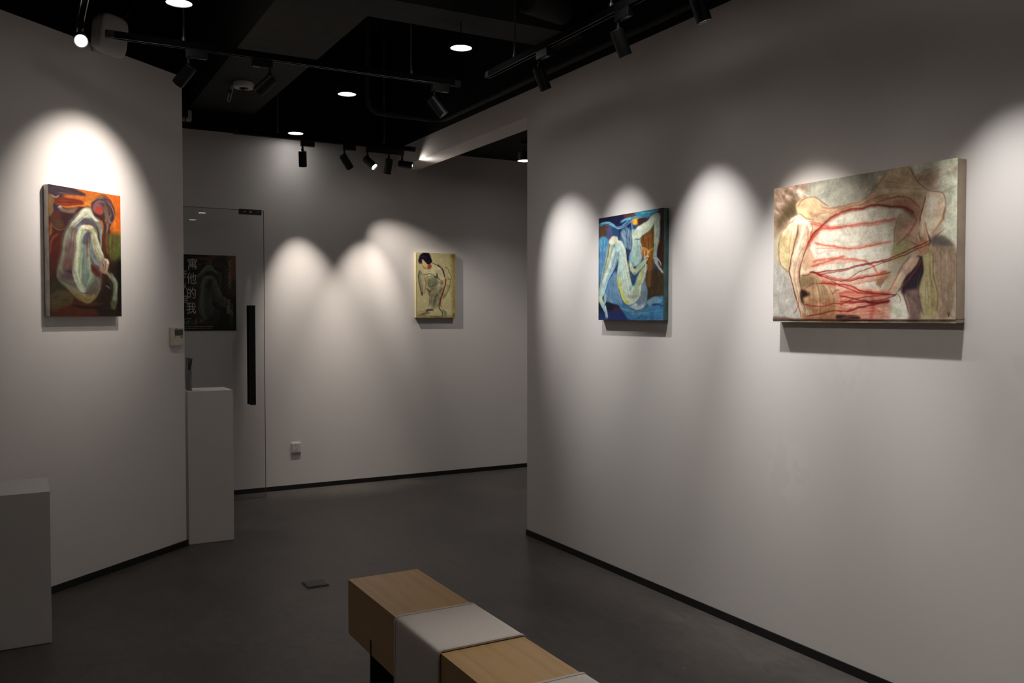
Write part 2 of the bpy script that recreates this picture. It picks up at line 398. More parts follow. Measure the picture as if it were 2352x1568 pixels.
    L([(700, 330), (720, 420), (710, 480)], 30, (124, 98, 66), 14, .9)
    L([(760, 400), (740, 460), (770, 490)], 24, (132, 112, 104), 12, .8)
    L([(725, 480), (722, 540), (712, 600)], 22, (168, 128, 96), 10, .9, 8)
    L([(600, 400), (650, 420), (690, 440)], 24, (66, 26, 26), 12)
    P.fan([(600, 250), (690, 215), (760, 280), (800, 420)], [(640, 300), (690, 300), (720, 420), (715, 590)], 22, 6, [(96, 60, 66), (40, 24, 32), (130, 90, 60), (84, 70, 100), (150, 110, 80)], .5)
    P.fan([(150, 110), (300, 130), (480, 200)], [(150, 190), (260, 190), (430, 205)], 14, 7, [(84, 60, 80), (36, 24, 34), (110, 76, 60), (60, 50, 84)], .5)
    P.fan([(220, 240), (330, 240), (470, 270)], [(220, 300), (330, 305), (470, 305)], 10, 8, [(160, 50, 16), (96, 24, 12), (190, 80, 24)], .5)
    P.fan([(520, 230), (600, 200), (850, 220)], [(480, 320), (560, 300), (600, 250)], 10, 10, [(236, 130, 30), (190, 84, 22), (224, 150, 60)], .35)
    P.fan([(700, 600), (690, 700), (720, 800)], [(850, 600), (840, 760), (800, 880)], 20, 9, [(120, 90, 34), (70, 84, 30), (96, 50, 24), (104, 120, 56)], .4)
    L([(445, 385), (345, 515), (285, 630), (250, 790), (215, 960), (215, 1030), (270, 1100)], 6, (58, 36, 32), 8, .7)
    L([(270, 1100), (330, 1165), (400, 1240), (520, 1300), (600, 1240), (655, 1130), (658, 1000)], 6, (44, 28, 20), 8, .7)
    P.weave(.03)
    return P.lin(.82)

def paint_threads():
    P = Canvas(450, 300, [(76, 288), (1494, 50), (1512, 1335), (86, 1328)], (172, 162, 144), 5, 9)
    B, L, S = P.blob, P.line, P.scumble
    # background
    B([(250, 240), (960, 120), (900, 300), (760, 380), (600, 430), (520, 440), (420, 370), (280, 360)], (150, 147, 134), 40)
    S(350, 220, 900, 400, 30, 24, [(160, 156, 142), (138, 136, 126), (168, 162, 146)], -.4, .45)
    B([(70, 290), (330, 240), (300, 360), (250, 460), (230, 520), (120, 640), (70, 640)], (140, 116, 98), 40)
    S(85, 300, 300, 560, 40, 22, [(100, 74, 60), (172, 146, 130), (82, 66, 48), (190, 176, 160), (150, 110, 98)], .8, .55)
    B([(180, 390), (250, 380), (255, 470), (190, 530), (130, 600), (100, 560)], (78, 66, 46), 40, .85)
    L([(250, 300), (290, 320), (270, 350)], 40, (204, 196, 180), 26, .8)
    B([(1130, 100), (1500, 40), (1520, 700), (1400, 660), (1400, 330), (1290, 300), (1180, 200)], (186, 186, 168), 30)
    S(1150, 120, 1480, 320, 24, 30, [(150, 116, 98), (178, 166, 148), (196, 194, 178), (140, 110, 92)], -.4, .4)
    B([(1200, 190), (1330, 150), (1340, 260), (1260, 280)], (146, 110, 92), 50, .7)
    S(1420, 100, 1490, 640, 16, 22, [(200, 202, 188), (160, 164, 144), (190, 188, 170)], 1.4, .5)
    B([(80, 880), (200, 930), (260, 1150), (290, 1320), (80, 1320)], (164, 160, 154), 30)
    S(95, 930, 240, 1260, 18, 20, [(180, 178, 172), (146, 140, 132), (160, 156, 160)], 1.4, .5)
    # pale oval field between the figures
    B([(390, 640), (480, 560), (620, 480), (800, 440), (1000, 430), (1080, 470), (1040, 620), (1010, 800), (960, 980), (900, 1090), (700, 1110), (560, 1060), (440, 960), (370, 840), (360, 730)], (202, 194, 180), 26)
    S(480, 470, 1020, 1060, 50, 26, [(216, 210, 198), (190, 180, 164), (208, 200, 186), (180, 174, 158)], -.15, .45)
    B([(600, 540), (760, 480), (960, 470), (900, 560), (700, 600)], (184, 174, 156), 40, .7)
    # stretched veil from head to shoulder
    B([(400, 390), (470, 420), (530, 442), (640, 420), (760, 370), (860, 290), (930, 200), (975, 138), (1125, 112), (1180, 210), (1290, 305), (1250, 360), (1230, 470), (1160, 470), (1060, 430), (900, 425), (760, 440), (620, 490), (520, 560), (430, 640), (370, 690), (360, 560), (330, 520)], (178, 152, 124), 16)
    B([(930, 210), (1000, 140), (1120, 120), (1170, 210), (1270, 310), (1180, 330), (1040, 310), (900, 330)], (182, 160, 128), 30)
    S(820, 180, 1230, 340, 22, 22, [(196, 178, 150), (166, 140, 110), (186, 150, 124), (206, 192, 168)], -.2, .4)
    L([(860, 330), (1000, 300), (1180, 310), (1250, 300)], 26, (208, 196, 172), 20, .7)
    L([(480, 450), (620, 440), (780, 400), (930, 360), (1100, 350)], 22, (156, 108, 84), 20, .6)
    L([(420, 500), (520, 480), (640, 450), (800, 420), (980, 390)], 12, (200, 170, 146), 10, .7)
    L([(520, 440), (640, 420), (760, 368), (860, 288), (930, 200), (975, 140)], 9, (128, 112, 92), 9, .7)
    L([(1120, 115), (1180, 210), (1285, 305)], 7, (112, 92, 74), 6, .8)
    B([(1000, 380), (1140, 370), (1210, 440), (1230, 540), (1160, 480), (1050, 430)], (168, 122, 98), 20, .8)
    L([(1080, 440), (1150, 480), (1200, 560)], 34, (120, 72, 60), 24, .7)
    P.fan([(430, 390), (520, 442), (640, 420), (760, 370), (860, 290), (940, 190)], [(370, 600), (460, 560), (600, 490), (760, 442), (950, 420), (1160, 470)], 44, 7, [(150, 108, 82), (206, 184, 156), (168, 132, 104), (190, 150, 126), (124, 84, 66)], .38)
    P.fan([(960, 150), (1060, 170), (1180, 220)], [(900, 330), (1060, 330), (1270, 320)], 18, 14, [(198, 180, 150), (160, 134, 104), (188, 160, 130), (210, 198, 176)], .3)
    P.fan([(480, 500), (700, 470), (1030, 450)], [(430, 950), (650, 1010), (930, 1000)], 60, 13, [(222, 217, 206), (190, 180, 164), (206, 196, 184), (176, 166, 150), (214, 196, 184)], .28)
    # left figure
    B([(255, 400), (300, 360), (370, 355), (430, 390), (450, 440), (420, 490), (370, 530), (310, 520), (260, 480)], (190, 162, 126), 12)
    B([(280, 440), (330, 460), (330, 510), (290, 510)], (208, 190, 144), 16)
    L([(350, 470), (390, 500), (440, 480)], 30, (156, 118, 96), 20, .8)
    L([(260, 430), (300, 370), (370, 352), (440, 385), (500, 430)], 6, (126, 84, 66), 6, .8)
    B([(250, 495), (330, 520), (382, 560), (385, 640), (350, 720), (345, 800), (400, 860), (390, 920), (300, 960), (210, 945), (150, 880), (112, 770), (120, 690), (180, 580)], (204, 188, 160), 12)
    B([(130, 680), (190, 640), (240, 660), (230, 780), (220, 880), (190, 900), (130, 800)], (182, 160, 118), 30)
    S(125, 660, 230, 880, 16, 14, [(208, 196, 160), (166, 142, 100), (190, 176, 140)], 1.3, .5)
    L([(200, 540), (280, 540), (370, 560)], 34, (224, 212, 190), 24, .85)
    L([(245, 520), (180, 580), (125, 690), (118, 780), (150, 880), (210, 945)], 7, (128, 106, 80), 6, .8)
    L([(330, 560), (300, 680), (275, 780), (240, 920), (262, 1050), (300, 1180), (330, 1280)], 84, (196, 170, 146), 14, 1, 56)
    L([(320, 570), (285, 700), (255, 840)], 28, (214, 196, 174), 18, .9)
    L([(350, 580), (345, 680), (300, 790), (270, 900)], 18, (164, 120, 100), 12, .8)
    L([(245, 930), (262, 1060), (300, 1180), (330, 1270)], 26, (188, 168, 144), 14, .9)
    L([(262, 600), (240, 740), (215, 880), (205, 940), (235, 1040), (262, 1150)], 7, (116, 64, 54), 5, .85)
    L([(375, 560), (382, 620), (345, 720), (305, 850), (280, 950), (300, 1080), (320, 1200)], 7, (122, 66, 54), 5, .85)
    L([(262, 560), (255, 620), (250, 650)], 12, (112, 86, 70), 8, .8)
    B([(345, 760), (390, 800), (410, 860), (400, 900), (320, 930), (300, 880)], (186, 152, 124), 14)
    L([(300, 900), (330, 960), (370, 930)], 20, (196, 178, 158), 12, .8)
    B([(300, 960), (420, 950), (540, 1010), (600, 1100), (610, 1200), (600, 1310), (330, 1310), (320, 1200), (290, 1080)], (166, 134, 104), 16)
    B([(300, 970), (380, 970), (420, 1030), (340, 1060), (295, 1030)], (106, 94, 68), 30, .8)
    B([(300, 1075), (360, 1095), (375, 1130), (320, 1145), (330, 1210), (300, 1170)], (44, 34, 26), 16)
    L([(440, 1040), (530, 1060), (590, 1120)], 50, (190, 160, 130), 34, .8)
    B([(340, 1170), (590, 1150), (610, 1310), (340, 1310)], (136, 96, 66), 30, .8)
    S(330, 1170, 600, 1290, 26, 12, [(166, 130, 96), (104, 62, 46), (140, 76, 60), (180, 150, 116)], .1, .5)
    L([(300, 1190), (340, 1240), (380, 1260)], 40, (186, 166, 146), 18, .9)
    for x in (330, 345, 362): L([(x-20, 1210), (x, 1250), (x+14, 1290)], 8, (140, 110, 92), 5, .7)
    L([(600, 1100), (612, 1180), (600, 1290)], 8, (120, 50, 42), 7, .8)
    # right figure
    B([(1250, 350), (1290, 305), (1390, 320), (1410, 420), (1395, 530), (1340, 620), (1300, 670), (1240, 640), (1215, 560), (1230, 450)], (206, 184, 162), 12)
    L([(1330, 340), (1300, 450), (1270, 560)], 60, (222, 208, 190), 40, .8)
    L([(1400, 430), (1390, 530), (1310, 650)], 18, (150, 112, 86), 14, .8)
    L([(1255, 345), (1230, 450), (1215, 560)], 9, (128, 74, 62), 7, .8)
    L([(1290, 305), (1390, 318), (1410, 430), (1395, 530)], 6, (120, 90, 74), 5, .8)
    B([(1110, 520), (1220, 540), (1190, 640), (1110, 700), (1040, 690), (1060, 600)], (190, 150, 130), 26, .9)
    S(1060, 540, 1220, 700, 14, 16, [(204, 172, 154), (168, 112, 98), (196, 160, 136)], -.5, .5)
    B([(1030, 520), (1070, 480), (1085, 570), (1060, 700), (1030, 720), (1020, 620)], (176, 152, 128), 14, .9)
    L([(1030, 520), (1020, 640), (1015, 780), (990, 800)], 6, (132, 96, 76), 5, .8)
    B([(1020, 720), (1140, 690), (1150, 770), (1070, 850), (990, 830)], (168, 158, 116), 26, .9)
    B([(1340, 670), (1440, 690), (1495, 760), (1510, 960), (1480, 1250), (1380, 1290), (1340, 1120), (1320, 880)], (142, 122, 104), 26)
    S(1340, 700, 1500, 1260, 36, 24, [(122, 104, 96), (160, 140, 118), (150, 118, 104), (134, 128, 96), (110, 92, 92)], 1.2, .45)
    B([(1330, 660), (1420, 660), (1480, 720), (1400, 740), (1320, 720)], (92, 86, 84), 24, .8)
    B([(1120, 860), (1210, 810), (1260, 830), (1250, 950), (1225, 1050), (1200, 1110), (1110, 1110), (1090, 1060)], (58, 46, 58), 16)
    L([(1215, 820), (1240, 850), (1210, 1050)], 24, (36, 28, 40), 14, .9)
    B([(1110, 1100), (1220, 1080), (1250, 1200), (1220, 1310), (1120, 1300)], (122, 104, 98), 20)
    S(1110, 1080, 1230, 1280, 14, 16, [(150, 128, 112), (98, 78, 82), (136, 92, 92)], .8, .5)
    L([(1290, 760), (1300, 900), (1320, 1040), (1340, 1150), (1290, 1280)], 84, (156, 144, 106), 18, 1, 120)
    L([(1280, 780), (1270, 920), (1240, 1060), (1270, 1220)], 44, (172, 166, 124), 24, .8)
    L([(1330, 790), (1335, 950), (1370, 1110), (1360, 1240)], 9, (110, 84, 70), 7, .8)
    L([(1250, 830), (1215, 960), (1210, 1090), (1260, 1270)], 7, (96, 80, 60), 6, .8)
    L([(1200, 800), (1130, 900), (1060, 1000), (1000, 1090)], 78, (190, 160, 138), 16, 1, 60)
    L([(1180, 810), (1110, 910), (1040, 1000)], 24, (212, 190, 170), 16, .8)
    L([(1240, 830), (1180, 930), (1100, 1040), (1040, 1110)], 9, (128, 66, 58), 7, .85)
    L([(1150, 810), (1080, 900), (1020, 1020), (970, 1100)], 7, (140, 86, 72), 6, .8)
    # big hand
    B([(1190, 690), (1230, 660), (1290, 680), (1310, 740), (1280, 800), (1220, 800), (1190, 740)], (166, 130, 104), 10)
    for f in ([(1262, 680), (1268, 620), (1248, 540)], [(1225, 690), (1210, 650), (1202, 620)], [(1200, 720), (1160, 712), (1128, 694)], [(1225, 780), (1195, 760), (1160, 742)], [(1290, 700), (1280, 650), (1262, 600)]):
        L(f, 30, (178, 142, 114), 9, 1, 17); L(f, 7, (204, 176, 148), 6, .7)
        L([(x+13, y+4) for x, y in f], 5, (104, 62, 52), 4, .8)
    L([(1300, 690), (1330, 680), (1410, 600)], 5, (110, 66, 60), 4, .8)
    L([(1290, 650), (1310, 700), (1290, 730)], 14, (86, 60, 66), 10, .8)
    P.fan([(150, 600), (128, 720), (170, 880)], [(240, 600), (235, 720), (215, 900)], 16, 8, [(220, 208, 176), (160, 136, 96), (190, 172, 130)], .35)
    P.fan([(310, 560), (260, 780), (215, 930), (250, 1080), (310, 1260)], [(375, 590), (330, 760), (275, 920), (285, 1080), (345, 1260)], 18, 6, [(222, 202, 178), (150, 112, 90), (182, 150, 126), (206, 180, 150)], .4)
    P.fan([(1240, 400), (1225, 500), (1240, 620)], [(1400, 360), (1395, 500), (1320, 640)], 16, 9, [(226, 212, 194), (176, 146, 120), (206, 178, 156)], .35)
    P.fan([(1250, 800), (1250, 950), (1235, 1100), (1260, 1270)], [(1325, 800), (1330, 950), (1370, 1110), (1350, 1260)], 20, 8, [(178, 172, 128), (124, 110, 82), (150, 130, 100), (186, 176, 140)], .4)
    P.fan([(1350, 720), (1340, 900), (1380, 1200)], [(1480, 760), (1500, 950), (1470, 1230)], 26, 12, [(166, 146, 124), (112, 94, 88), (140, 116, 104), (128, 120, 90), (184, 168, 144)], .32)
    P.fan([(340, 980), (360, 1120), (350, 1280)], [(540, 1020), (600, 1120), (590, 1280)], 24, 10, [(186, 156, 124), (120, 84, 62), (150, 112, 84), (84, 62, 44), (200, 172, 144)], .32)
    for c_, w_ in (((118, 62, 52), 6), ((92, 50, 44), 4)):
        L([(376, 560), (384, 630), (346, 722), (306, 852), (282, 950), (302, 1080), (330, 1240)], w_, c_, 6, .55)
        L([(262, 590), (240, 740), (214, 882), (205, 942), (236, 1042), (266, 1160), (300, 1280)], w_, c_, 6, .55)
        L([(1252, 350), (1230, 450), (1214, 560)], w_, c_, 6, .5); L([(1240, 835), (1180, 930), (1100, 1040), (1030, 1120)], w_, c_, 6, .5)
    L([(190, 560), (140, 660), (118, 760), (140, 860), (200, 940)], 16, (150, 124, 88), 16, .5)
    L([(280, 560), (262, 640), (240, 760)], 20, (150, 116, 92), 18, .5)
    L([(300, 540), (350, 560), (372, 600)], 26, (232, 222, 204), 20, .7)
    L([(330, 440), (290, 470), (300, 500)], 26, (214, 198, 156), 18, .6)
    L([(270, 480), (330, 520), (390, 530)], 10, (120, 84, 66), 10, .6)
    L([(1040, 640), (1120, 600), (1200, 560)], 40, (206, 164, 146), 30, .5)
    L([(1200, 470), (1180, 560), (1120, 660), (1040, 720)], 14, (140, 86, 72), 14, .5)
    L([(1010, 850), (960, 920), (930, 980)], 40, (196, 176, 150), 26, .6)
    L([(640, 430), (560, 480), (470, 560)], 30, (150, 96, 76), 26, .45)
    # small hand
    B([(880, 1000), (920, 930), (980, 930), (1000, 970), (950, 1010), (910, 1040)], (164, 134, 106), 14, .9)
    for k in range(4): L([(930+k*14, 960), (900+k*10, 1010+k*6), (890+k*10, 1040+k*6)], 12, (128, 96, 74), 6, .8, 6)
    # white cloth below the right arm
    B([(1000, 1110), (1080, 1090), (1130, 1170), (1125, 1310), (960, 1310), (980, 1210)], (202, 196, 184), 18)
    L([(990, 1230), (1050, 1230), (1080, 1290)], 40, (160, 168, 148), 30, .7)
    L([(1090, 1070), (1120, 1150), (1140, 1250)], 10, (104, 62, 62), 8, .8)
    # red wash
    B([(600, 1130), (860, 1100), (1000, 1160), (960, 1310), (600, 1310)], (184, 124, 104), 34, .75)
    S(600, 1130, 980, 1290, 30, 12, [(204, 164, 146), (160, 70, 60), (176, 100, 84), (214, 190, 172)], .05, .5)
    L([(850, 1100), (870, 1180), (850, 1300)], 30, (140, 60, 52), 24, .6)
    B([(580, 1275), (660, 1262), (760, 1285), (740, 1310), (600, 1310)], (44, 40, 32), 12)
    R1, R2 = (172, 62, 52), (122, 30, 28)
    for q1, q2, nn in (([(350, 550), (500, 575), (760, 560), (1030, 505)], [(380, 640), (520, 600), (760, 585), (1020, 560)], 12), ([(390, 690), (600, 735), (1000, 680)], [(420, 790), (620, 755), (900, 730)], 10), ([(390, 850), (560, 815), (800, 845)], [(380, 900), (560, 860), (760, 850)], 10), ([(420, 940), (640, 990), (960, 930)], [(470, 1020), (700, 1040), (960, 990)], 14), ([(560, 1060), (760, 1070), (1000, 1090)], [(600, 1180), (800, 1130), (1010, 1130)], 16), ([(600, 1160), (800, 1160), (980, 1150)], [(620, 1290), (800, 1280), (960, 1270)], 18)):
        P.fan(q1, q2, nn, 7, [(204, 132, 112), (182, 92, 76), (222, 178, 158), (160, 70, 58)], .42)
    for p, w in (([(360, 560), (480, 582), (700, 572), (900, 540), (1030, 515)], 14), ([(400, 705), (560, 735), (760, 742), (1000, 690)], 14), ([(380, 700), (400, 630), (470, 600), (620, 590)], 26), ([(390, 860), (500, 830), (640, 825), (800, 850), (900, 960)], 14),
                 ([(430, 940), (620, 990), (860, 970), (960, 920)], 22), ([(470, 1010), (700, 1060), (1000, 1100)], 26), ([(420, 640), (360, 700), (340, 760)], 24), ([(600, 1110), (760, 1090), (900, 1100)], 40), ([(380, 900), (480, 860), (640, 800)], 20)):
        L(p, w*1.6, (196, 128, 108), w*1.4, .5); L(p, w*.5, R1, w*.5, .65)
    L([(345, 740), (420, 620), (540, 515), (740, 440), (940, 420), (1090, 440), (1165, 475)], 20, (146, 66, 52), 18, .65)
    L([(345, 720), (420, 610), (560, 495), (750, 432), (950, 418), (1100, 442), (1165, 470)], 8, (112, 36, 32), 6, .85)
    L([(860, 405), (950, 370), (1040, 350), (1130, 370), (1205, 435)], 6, (150, 54, 46), 5, .8)
    L([(340, 540), (420, 560), (480, 580)], 6, R1, 5, .8)
    for p, w in (([(400, 945), (700, 890), (1000, 825), (1300, 690)], 8), ([(430, 958), (700, 900), (1050, 825), (1290, 715)], 6), ([(360, 935), (420, 945), (470, 965)], 14), ([(440, 955), (600, 1000), (800, 985), (1000, 930)], 6),
                 ([(600, 1010), (800, 920), (1000, 835)], 5), ([(440, 1020), (620, 1030), (800, 1080), (1040, 1115)], 7), ([(540, 1000), (700, 1080), (1000, 1110)], 6), ([(600, 1125), (740, 1150), (880, 1175), (1000, 1160)], 9),
                 ([(340, 1280), (600, 1240), (850, 1195), (990, 1165)], 8), ([(320, 1190), (460, 1205), (600, 1180), (760, 1175), (880, 1165)], 6), ([(600, 1165), (800, 1165), (1000, 1130), (1050, 1095)], 7), ([(640, 1240), (780, 1215), (880, 1170)], 6),
                 ([(300, 960), (340, 960), (380, 930)], 5), ([(330, 1070), (390, 1030), (440, 1020)], 4), ([(240, 1260), (270, 1200), (280, 1130)], 4), ([(1050, 1100), (1080, 1130), (1075, 1170)], 4), ([(600, 1190), (780, 1130), (1040, 1105)], 6), ([(540, 1110), (570, 1080), (600, 1080)], 4)):
        L(p, w, R2, 4, .9)
    B([(780, 1150), (880, 1160), (990, 1150), (960, 1180), (860, 1190)], (92, 22, 24), 16, .7)
    L([(80, 1300), (300, 1312), (620, 1312), (1500, 1326)], 20, (70, 58, 44), 22, .7)
    L([(1452, 1248), (1462, 1262), (1470, 1246)], 6, (110, 40, 30), 3); L([(1462, 1262), (1458, 1284), (1472, 1270)], 5, (110, 40, 30), 3)
    P.weave(.045, .90, 1.14, 160.)
    return np.clip(P.lin(1.30)*np.array([1.02, 1., .96]), 0, .9)

def paint_blue():
    P = Canvas(300, 300, [(118, 213), (865, 82), (885, 1392), (125, 1392)], (46, 66, 100), 7)
    B, L, S = P.blob, P.line, P.scumble
    B([(110, 200), (470, 140), (450, 260), (360, 300), (250, 260), (120, 270)], (22, 22, 54), 24)
    S(130, 200, 440, 320, 16, 18, [(30, 36, 92), (18, 16, 40), (44, 40, 84)], .3, .5)
    L([(400, 180), (480, 180), (560, 160)], 40, (96, 56, 40), 24, .9)
    B([(560, 140), (870, 80), (880, 110), (800, 130), (700, 190), (580, 190)], (48, 134, 156), 18)
    L([(600, 150), (720, 140), (860, 100)], 18, (96, 182, 200), 12, .8)
    B([(340, 300), (500, 230), (520, 380), (440, 420), (350, 420)], (30, 30, 84), 24)
    B([(120, 300), (220, 290), (210, 420), (125, 440)], (82, 62, 42), 24)
    L([(190, 270), (215, 310), (190, 340)], 30, (120, 62, 40), 18, .8)
    B([(205, 320), (280, 310), (270, 440), (220, 470)], (80, 78, 120), 18)
    B([(270, 340), (345, 330), (340, 420), (290, 420)], (40, 74, 110), 18)
    B([(130, 440), (180, 415), (230, 470), (215, 620), (130, 620)], (72, 138, 176), 14)
    B([(120, 620), (215, 600), (200, 900), (130, 960)], (66, 108, 148), 24)
    S(130, 480, 220, 900, 18, 16, [(96, 158, 190), (52, 88, 130), (80, 128, 160)], 1.2, .5)
    B([(375, 370), (440, 310), (500, 400), (500, 570), (430, 560), (385, 480)], (98, 132, 152), 20)
    S(380, 330, 490, 560, 16, 16, [(120, 152, 166), (64, 92, 132), (132, 142, 120), (44, 50, 100)], 1.2, .5)
    B([(420, 560), (500, 580), (500, 700), (440, 690)], (44, 50, 92), 18)
    L([(500, 240), (510, 300), (520, 360)], 30, (70, 140, 180), 14, .8)
    # wave of hair along the top
    for k, c in ((0, (64, 140, 166)), (14, (120, 190, 200)), (30, (36, 84, 120))):
        L([(125, 275+k), (200, 250+k), (250, 265+k), (300, 300+k*.6), (360, 312), (420, 270), (480, 215), (560, 190), (640, 205), (720, 180), (790, 150)], 14, c, 8, .9, 8)
    L([(370, 250), (430, 220), (500, 205)], 30, (110, 186, 206), 14, .8)
    B([(505, 225), (545, 205), (590, 215), (580, 270), (535, 290), (510, 260)], (222, 142, 28), 12)
    L([(530, 230), (550, 240), (535, 280)], 16, (240, 180, 50), 8)
    B([(580, 210), (660, 205), (680, 240), (600, 290), (575, 270)], (62, 40, 44), 12)
    P.fan([(130, 262), (240, 250), (330, 305), (420, 262), (540, 188), (700, 180), (850, 110)], [(130, 300), (240, 290), (340, 330), (440, 300), (560, 212), (700, 200), (800, 150)], 16, 6, [(120, 186, 200), (40, 60, 110), (80, 150, 176), (24, 30, 66), (150, 204, 210)], .55)
    P.fan([(380, 340), (400, 430), (420, 560)], [(490, 330), (490, 430), (490, 570)], 18, 8, [(130, 160, 172), (60, 84, 128), (140, 150, 130), (40, 44, 96)], .45)
    P.fan([(130, 440), (140, 640), (130, 900)], [(220, 460), (210, 640), (190, 860)], 16, 10, [(110, 172, 200), (52, 92, 138), (86, 136, 170)], .4)
    # curtain
    B([(600, 430), (740, 330), (770, 420), (760, 700), (720, 1060), (690, 1060), (680, 700), (620, 560)], (122, 72, 24), 18)
    S(620, 400, 750, 900, 30, 12, [(150, 88, 24), (90, 46, 22), (110, 90, 36), (176, 112, 36), (70, 38, 26)], 1.5, .55)
    B([(810, 120), (880, 95), (890, 900), (830, 880), (800, 600), (830, 400)], (62, 26, 22), 14)
    S(815, 150, 880, 860, 18, 10, [(90, 36, 26), (40, 24, 26), (70, 80, 84), (110, 50, 30)], 1.55, .5)
    B([(690, 860), (800, 780), (890, 860), (890, 1140), (760, 1120), (700, 1200), (680, 1050)], (62, 50, 32), 20)
    S(700, 780, 880, 1090, 26, 12, [(96, 66, 30), (44, 38, 30), (70, 66, 40), (110, 60, 30)], 1.5, .5)
    L([(690, 690), (690, 850), (680, 980), (700, 1050), (720, 1020), (715, 860)], 10, (52, 44, 48), 6, .9)
    # drapery below
    B([(200, 880), (330, 830), (360, 1060), (420, 1200), (300, 1230), (200, 1150)], (92, 130, 164), 18)
    S(200, 860, 400, 1220, 20, 18, [(116, 152, 180), (66, 100, 140), (84, 120, 150), (130, 150, 150)], .9, .5)
    B([(120, 1180), (300, 1200), (420, 1260), (420, 1400), (120, 1400)], (24, 24, 44), 18)
    B([(300, 1240), (400, 1250), (390, 1300), (310, 1300)], (66, 38, 46), 16)
    B([(130, 1300), (560, 1290), (650, 1400), (130, 1400)], (32, 48, 98), 22, .9)
    B([(380, 1190), (680, 1240), (760, 1120), (830, 1100), (890, 1130), (890, 1400), (540, 1400), (400, 1270)], (62, 114, 156), 16)
    B([(690, 1180), (780, 1110), (850, 1130), (860, 1160), (740, 1230)], (106, 146, 164), 14)
    S(560, 1220, 880, 1380, 26, 18, [(46, 92, 146), (80, 136, 160), (64, 130, 140), (50, 70, 120)], -.4, .55)
    L([(750, 1220), (800, 1200), (880, 1220)], 26, (36, 60, 104), 12, .9)
    L([(400, 1250), (500, 1280), (600, 1310), (700, 1320)], 26, (110, 166, 180), 12, .8)
    L([(560, 1360), (650, 1300), (720, 1260)], 22, (84, 150, 146), 14, .7)
    # torso side behind the thigh
    B([(690, 740), (670, 900), (700, 1060), (680, 1220), (600, 1280), (520, 1250), (560, 1100), (600, 950), (640, 780)], (112, 134, 152), 14)
    S(590, 900, 690, 1220, 14, 14, [(132, 146, 150), (94, 112, 142), (144, 138, 110)], 1.4, .5)
    P.fan([(210, 880), (240, 1030), (230, 1180)], [(340, 850), (370, 1040), (420, 1200)], 18, 10, [(126, 160, 186), (60, 92, 134), (150, 166, 168), (80, 116, 150)], .4)
    P.fan([(400, 1230), (560, 1290), (760, 1230), (880, 1180)], [(420, 1300), (580, 1370), (760, 1360), (880, 1360)], 22, 9, [(100, 164, 184), (36, 70, 124), (70, 130, 160), (80, 150, 146), (44, 90, 150)], .42)
    P.fan([(610, 440), (640, 700), (690, 1000)], [(750, 360), (760, 640), (730, 1000)], 26, 7, [(160, 96, 30), (84, 44, 22), (120, 100, 44), (60, 36, 28), (180, 124, 50)], .42)
    # far leg
    L([(285, 450), (245, 560), (225, 700), (185, 850), (150, 1000), (140, 1090)], 66, (150, 162, 140), 12, 1, 30)
    L([(262, 500), (235, 640), (205, 780)], 18, (190, 186, 130), 12, .8)
    B([(230, 470), (270, 415), (325, 420), (340, 470), (300, 500), (245, 500)], (206, 202, 180), 12)
    L([(240, 500), (225, 640), (190, 800), (150, 960)], 6, (40, 56, 90), 5, .8)
    # torso
    B([(500, 360), (540, 340), (600, 440), (600, 560), (620, 640), (600, 720), (540, 760), (490, 720), (480, 620), (515, 520)], (146, 178, 172), 12)
    L([(555, 460), (550, 580), (560, 700)], 40, (176, 194, 172), 26, .85)
    L([(520, 380), (530, 480), (515, 560)], 24, (198, 204, 190), 12, .85)
    L([(480, 620), (500, 700), (540, 750)], 26, (96, 152, 160), 16, .8)
    L([(590, 480), (610, 540), (600, 600)], 16, (190, 198, 186), 9, .8)
    # raised arm
    B([(540, 350), (580, 300), (680, 235), (740, 170), (800, 145), (825, 165), (820, 220), (760, 270), (720, 340), (640, 400), (590, 460), (545, 460), (530, 410)], (190, 200, 172), 10)
    L([(570, 340), (600, 330), (590, 400)], 50, (218, 224, 214), 24, .9)
    L([(640, 290), (720, 240), (790, 180)], 36, (206, 212, 190), 22, .85)
    L([(640, 360), (700, 320), (750, 260)], 30, (176, 180, 122), 18, .8)
    L([(545, 440), (590, 450), (640, 400), (720, 335), (760, 270)], 12, (62, 86, 106), 8, .85)
    L([(800, 190), (790, 320), (795, 450), (780, 560), (768, 640)], 74, (152, 172, 160), 12, 1, 40)
    L([(775, 260), (770, 380), (770, 500)], 24, (196, 196, 140), 14, .8)
    L([(815, 200), (820, 330), (800, 470)], 18, (196, 208, 200), 10, .8)
    L([(755, 280), (745, 380), (760, 520), (760, 630)], 8, (60, 64, 74), 6, .85)
    L([(768, 640), (790, 720), (840, 790), (870, 840)], 46, (160, 172, 172), 10, 1, 16)
    L([(790, 660), (830, 710), (845, 750)], 20, (178, 190, 190), 8, .9, 8)
    L([(800, 720), (840, 770), (866, 800)], 8, (70, 60, 70), 5, .8)
    # near leg
    B([(300, 520), (340, 470), (385, 480), (420, 560), (450, 700), (500, 880), (525, 980), (600, 980), (610, 1100), (560, 1180), (470, 1210), (400, 1150), (350, 1010), (340, 850), (350, 740), (345, 620)], (186, 202, 184), 10)
    L([(390, 560), (420, 740), (450, 900), (480, 1060)], 60, (212, 222, 206), 34, .9)
    L([(365, 640), (365, 820), (375, 980)], 34, (154, 188, 182), 20, .85)
    L([(360, 900), (380, 1040), (430, 1140), (480, 1190)], 44, (192, 190, 92), 24, .9)
    L([(480, 820), (510, 950), (490, 1050)], 26, (128, 170, 184), 16, .8)
    L([(430, 540), (455, 700), (500, 880), (520, 990)], 8, (36, 52, 96), 6, .85)
    L([(460, 1110), (530, 1120), (590, 1100)], 34, (150, 142, 138), 22, .75)
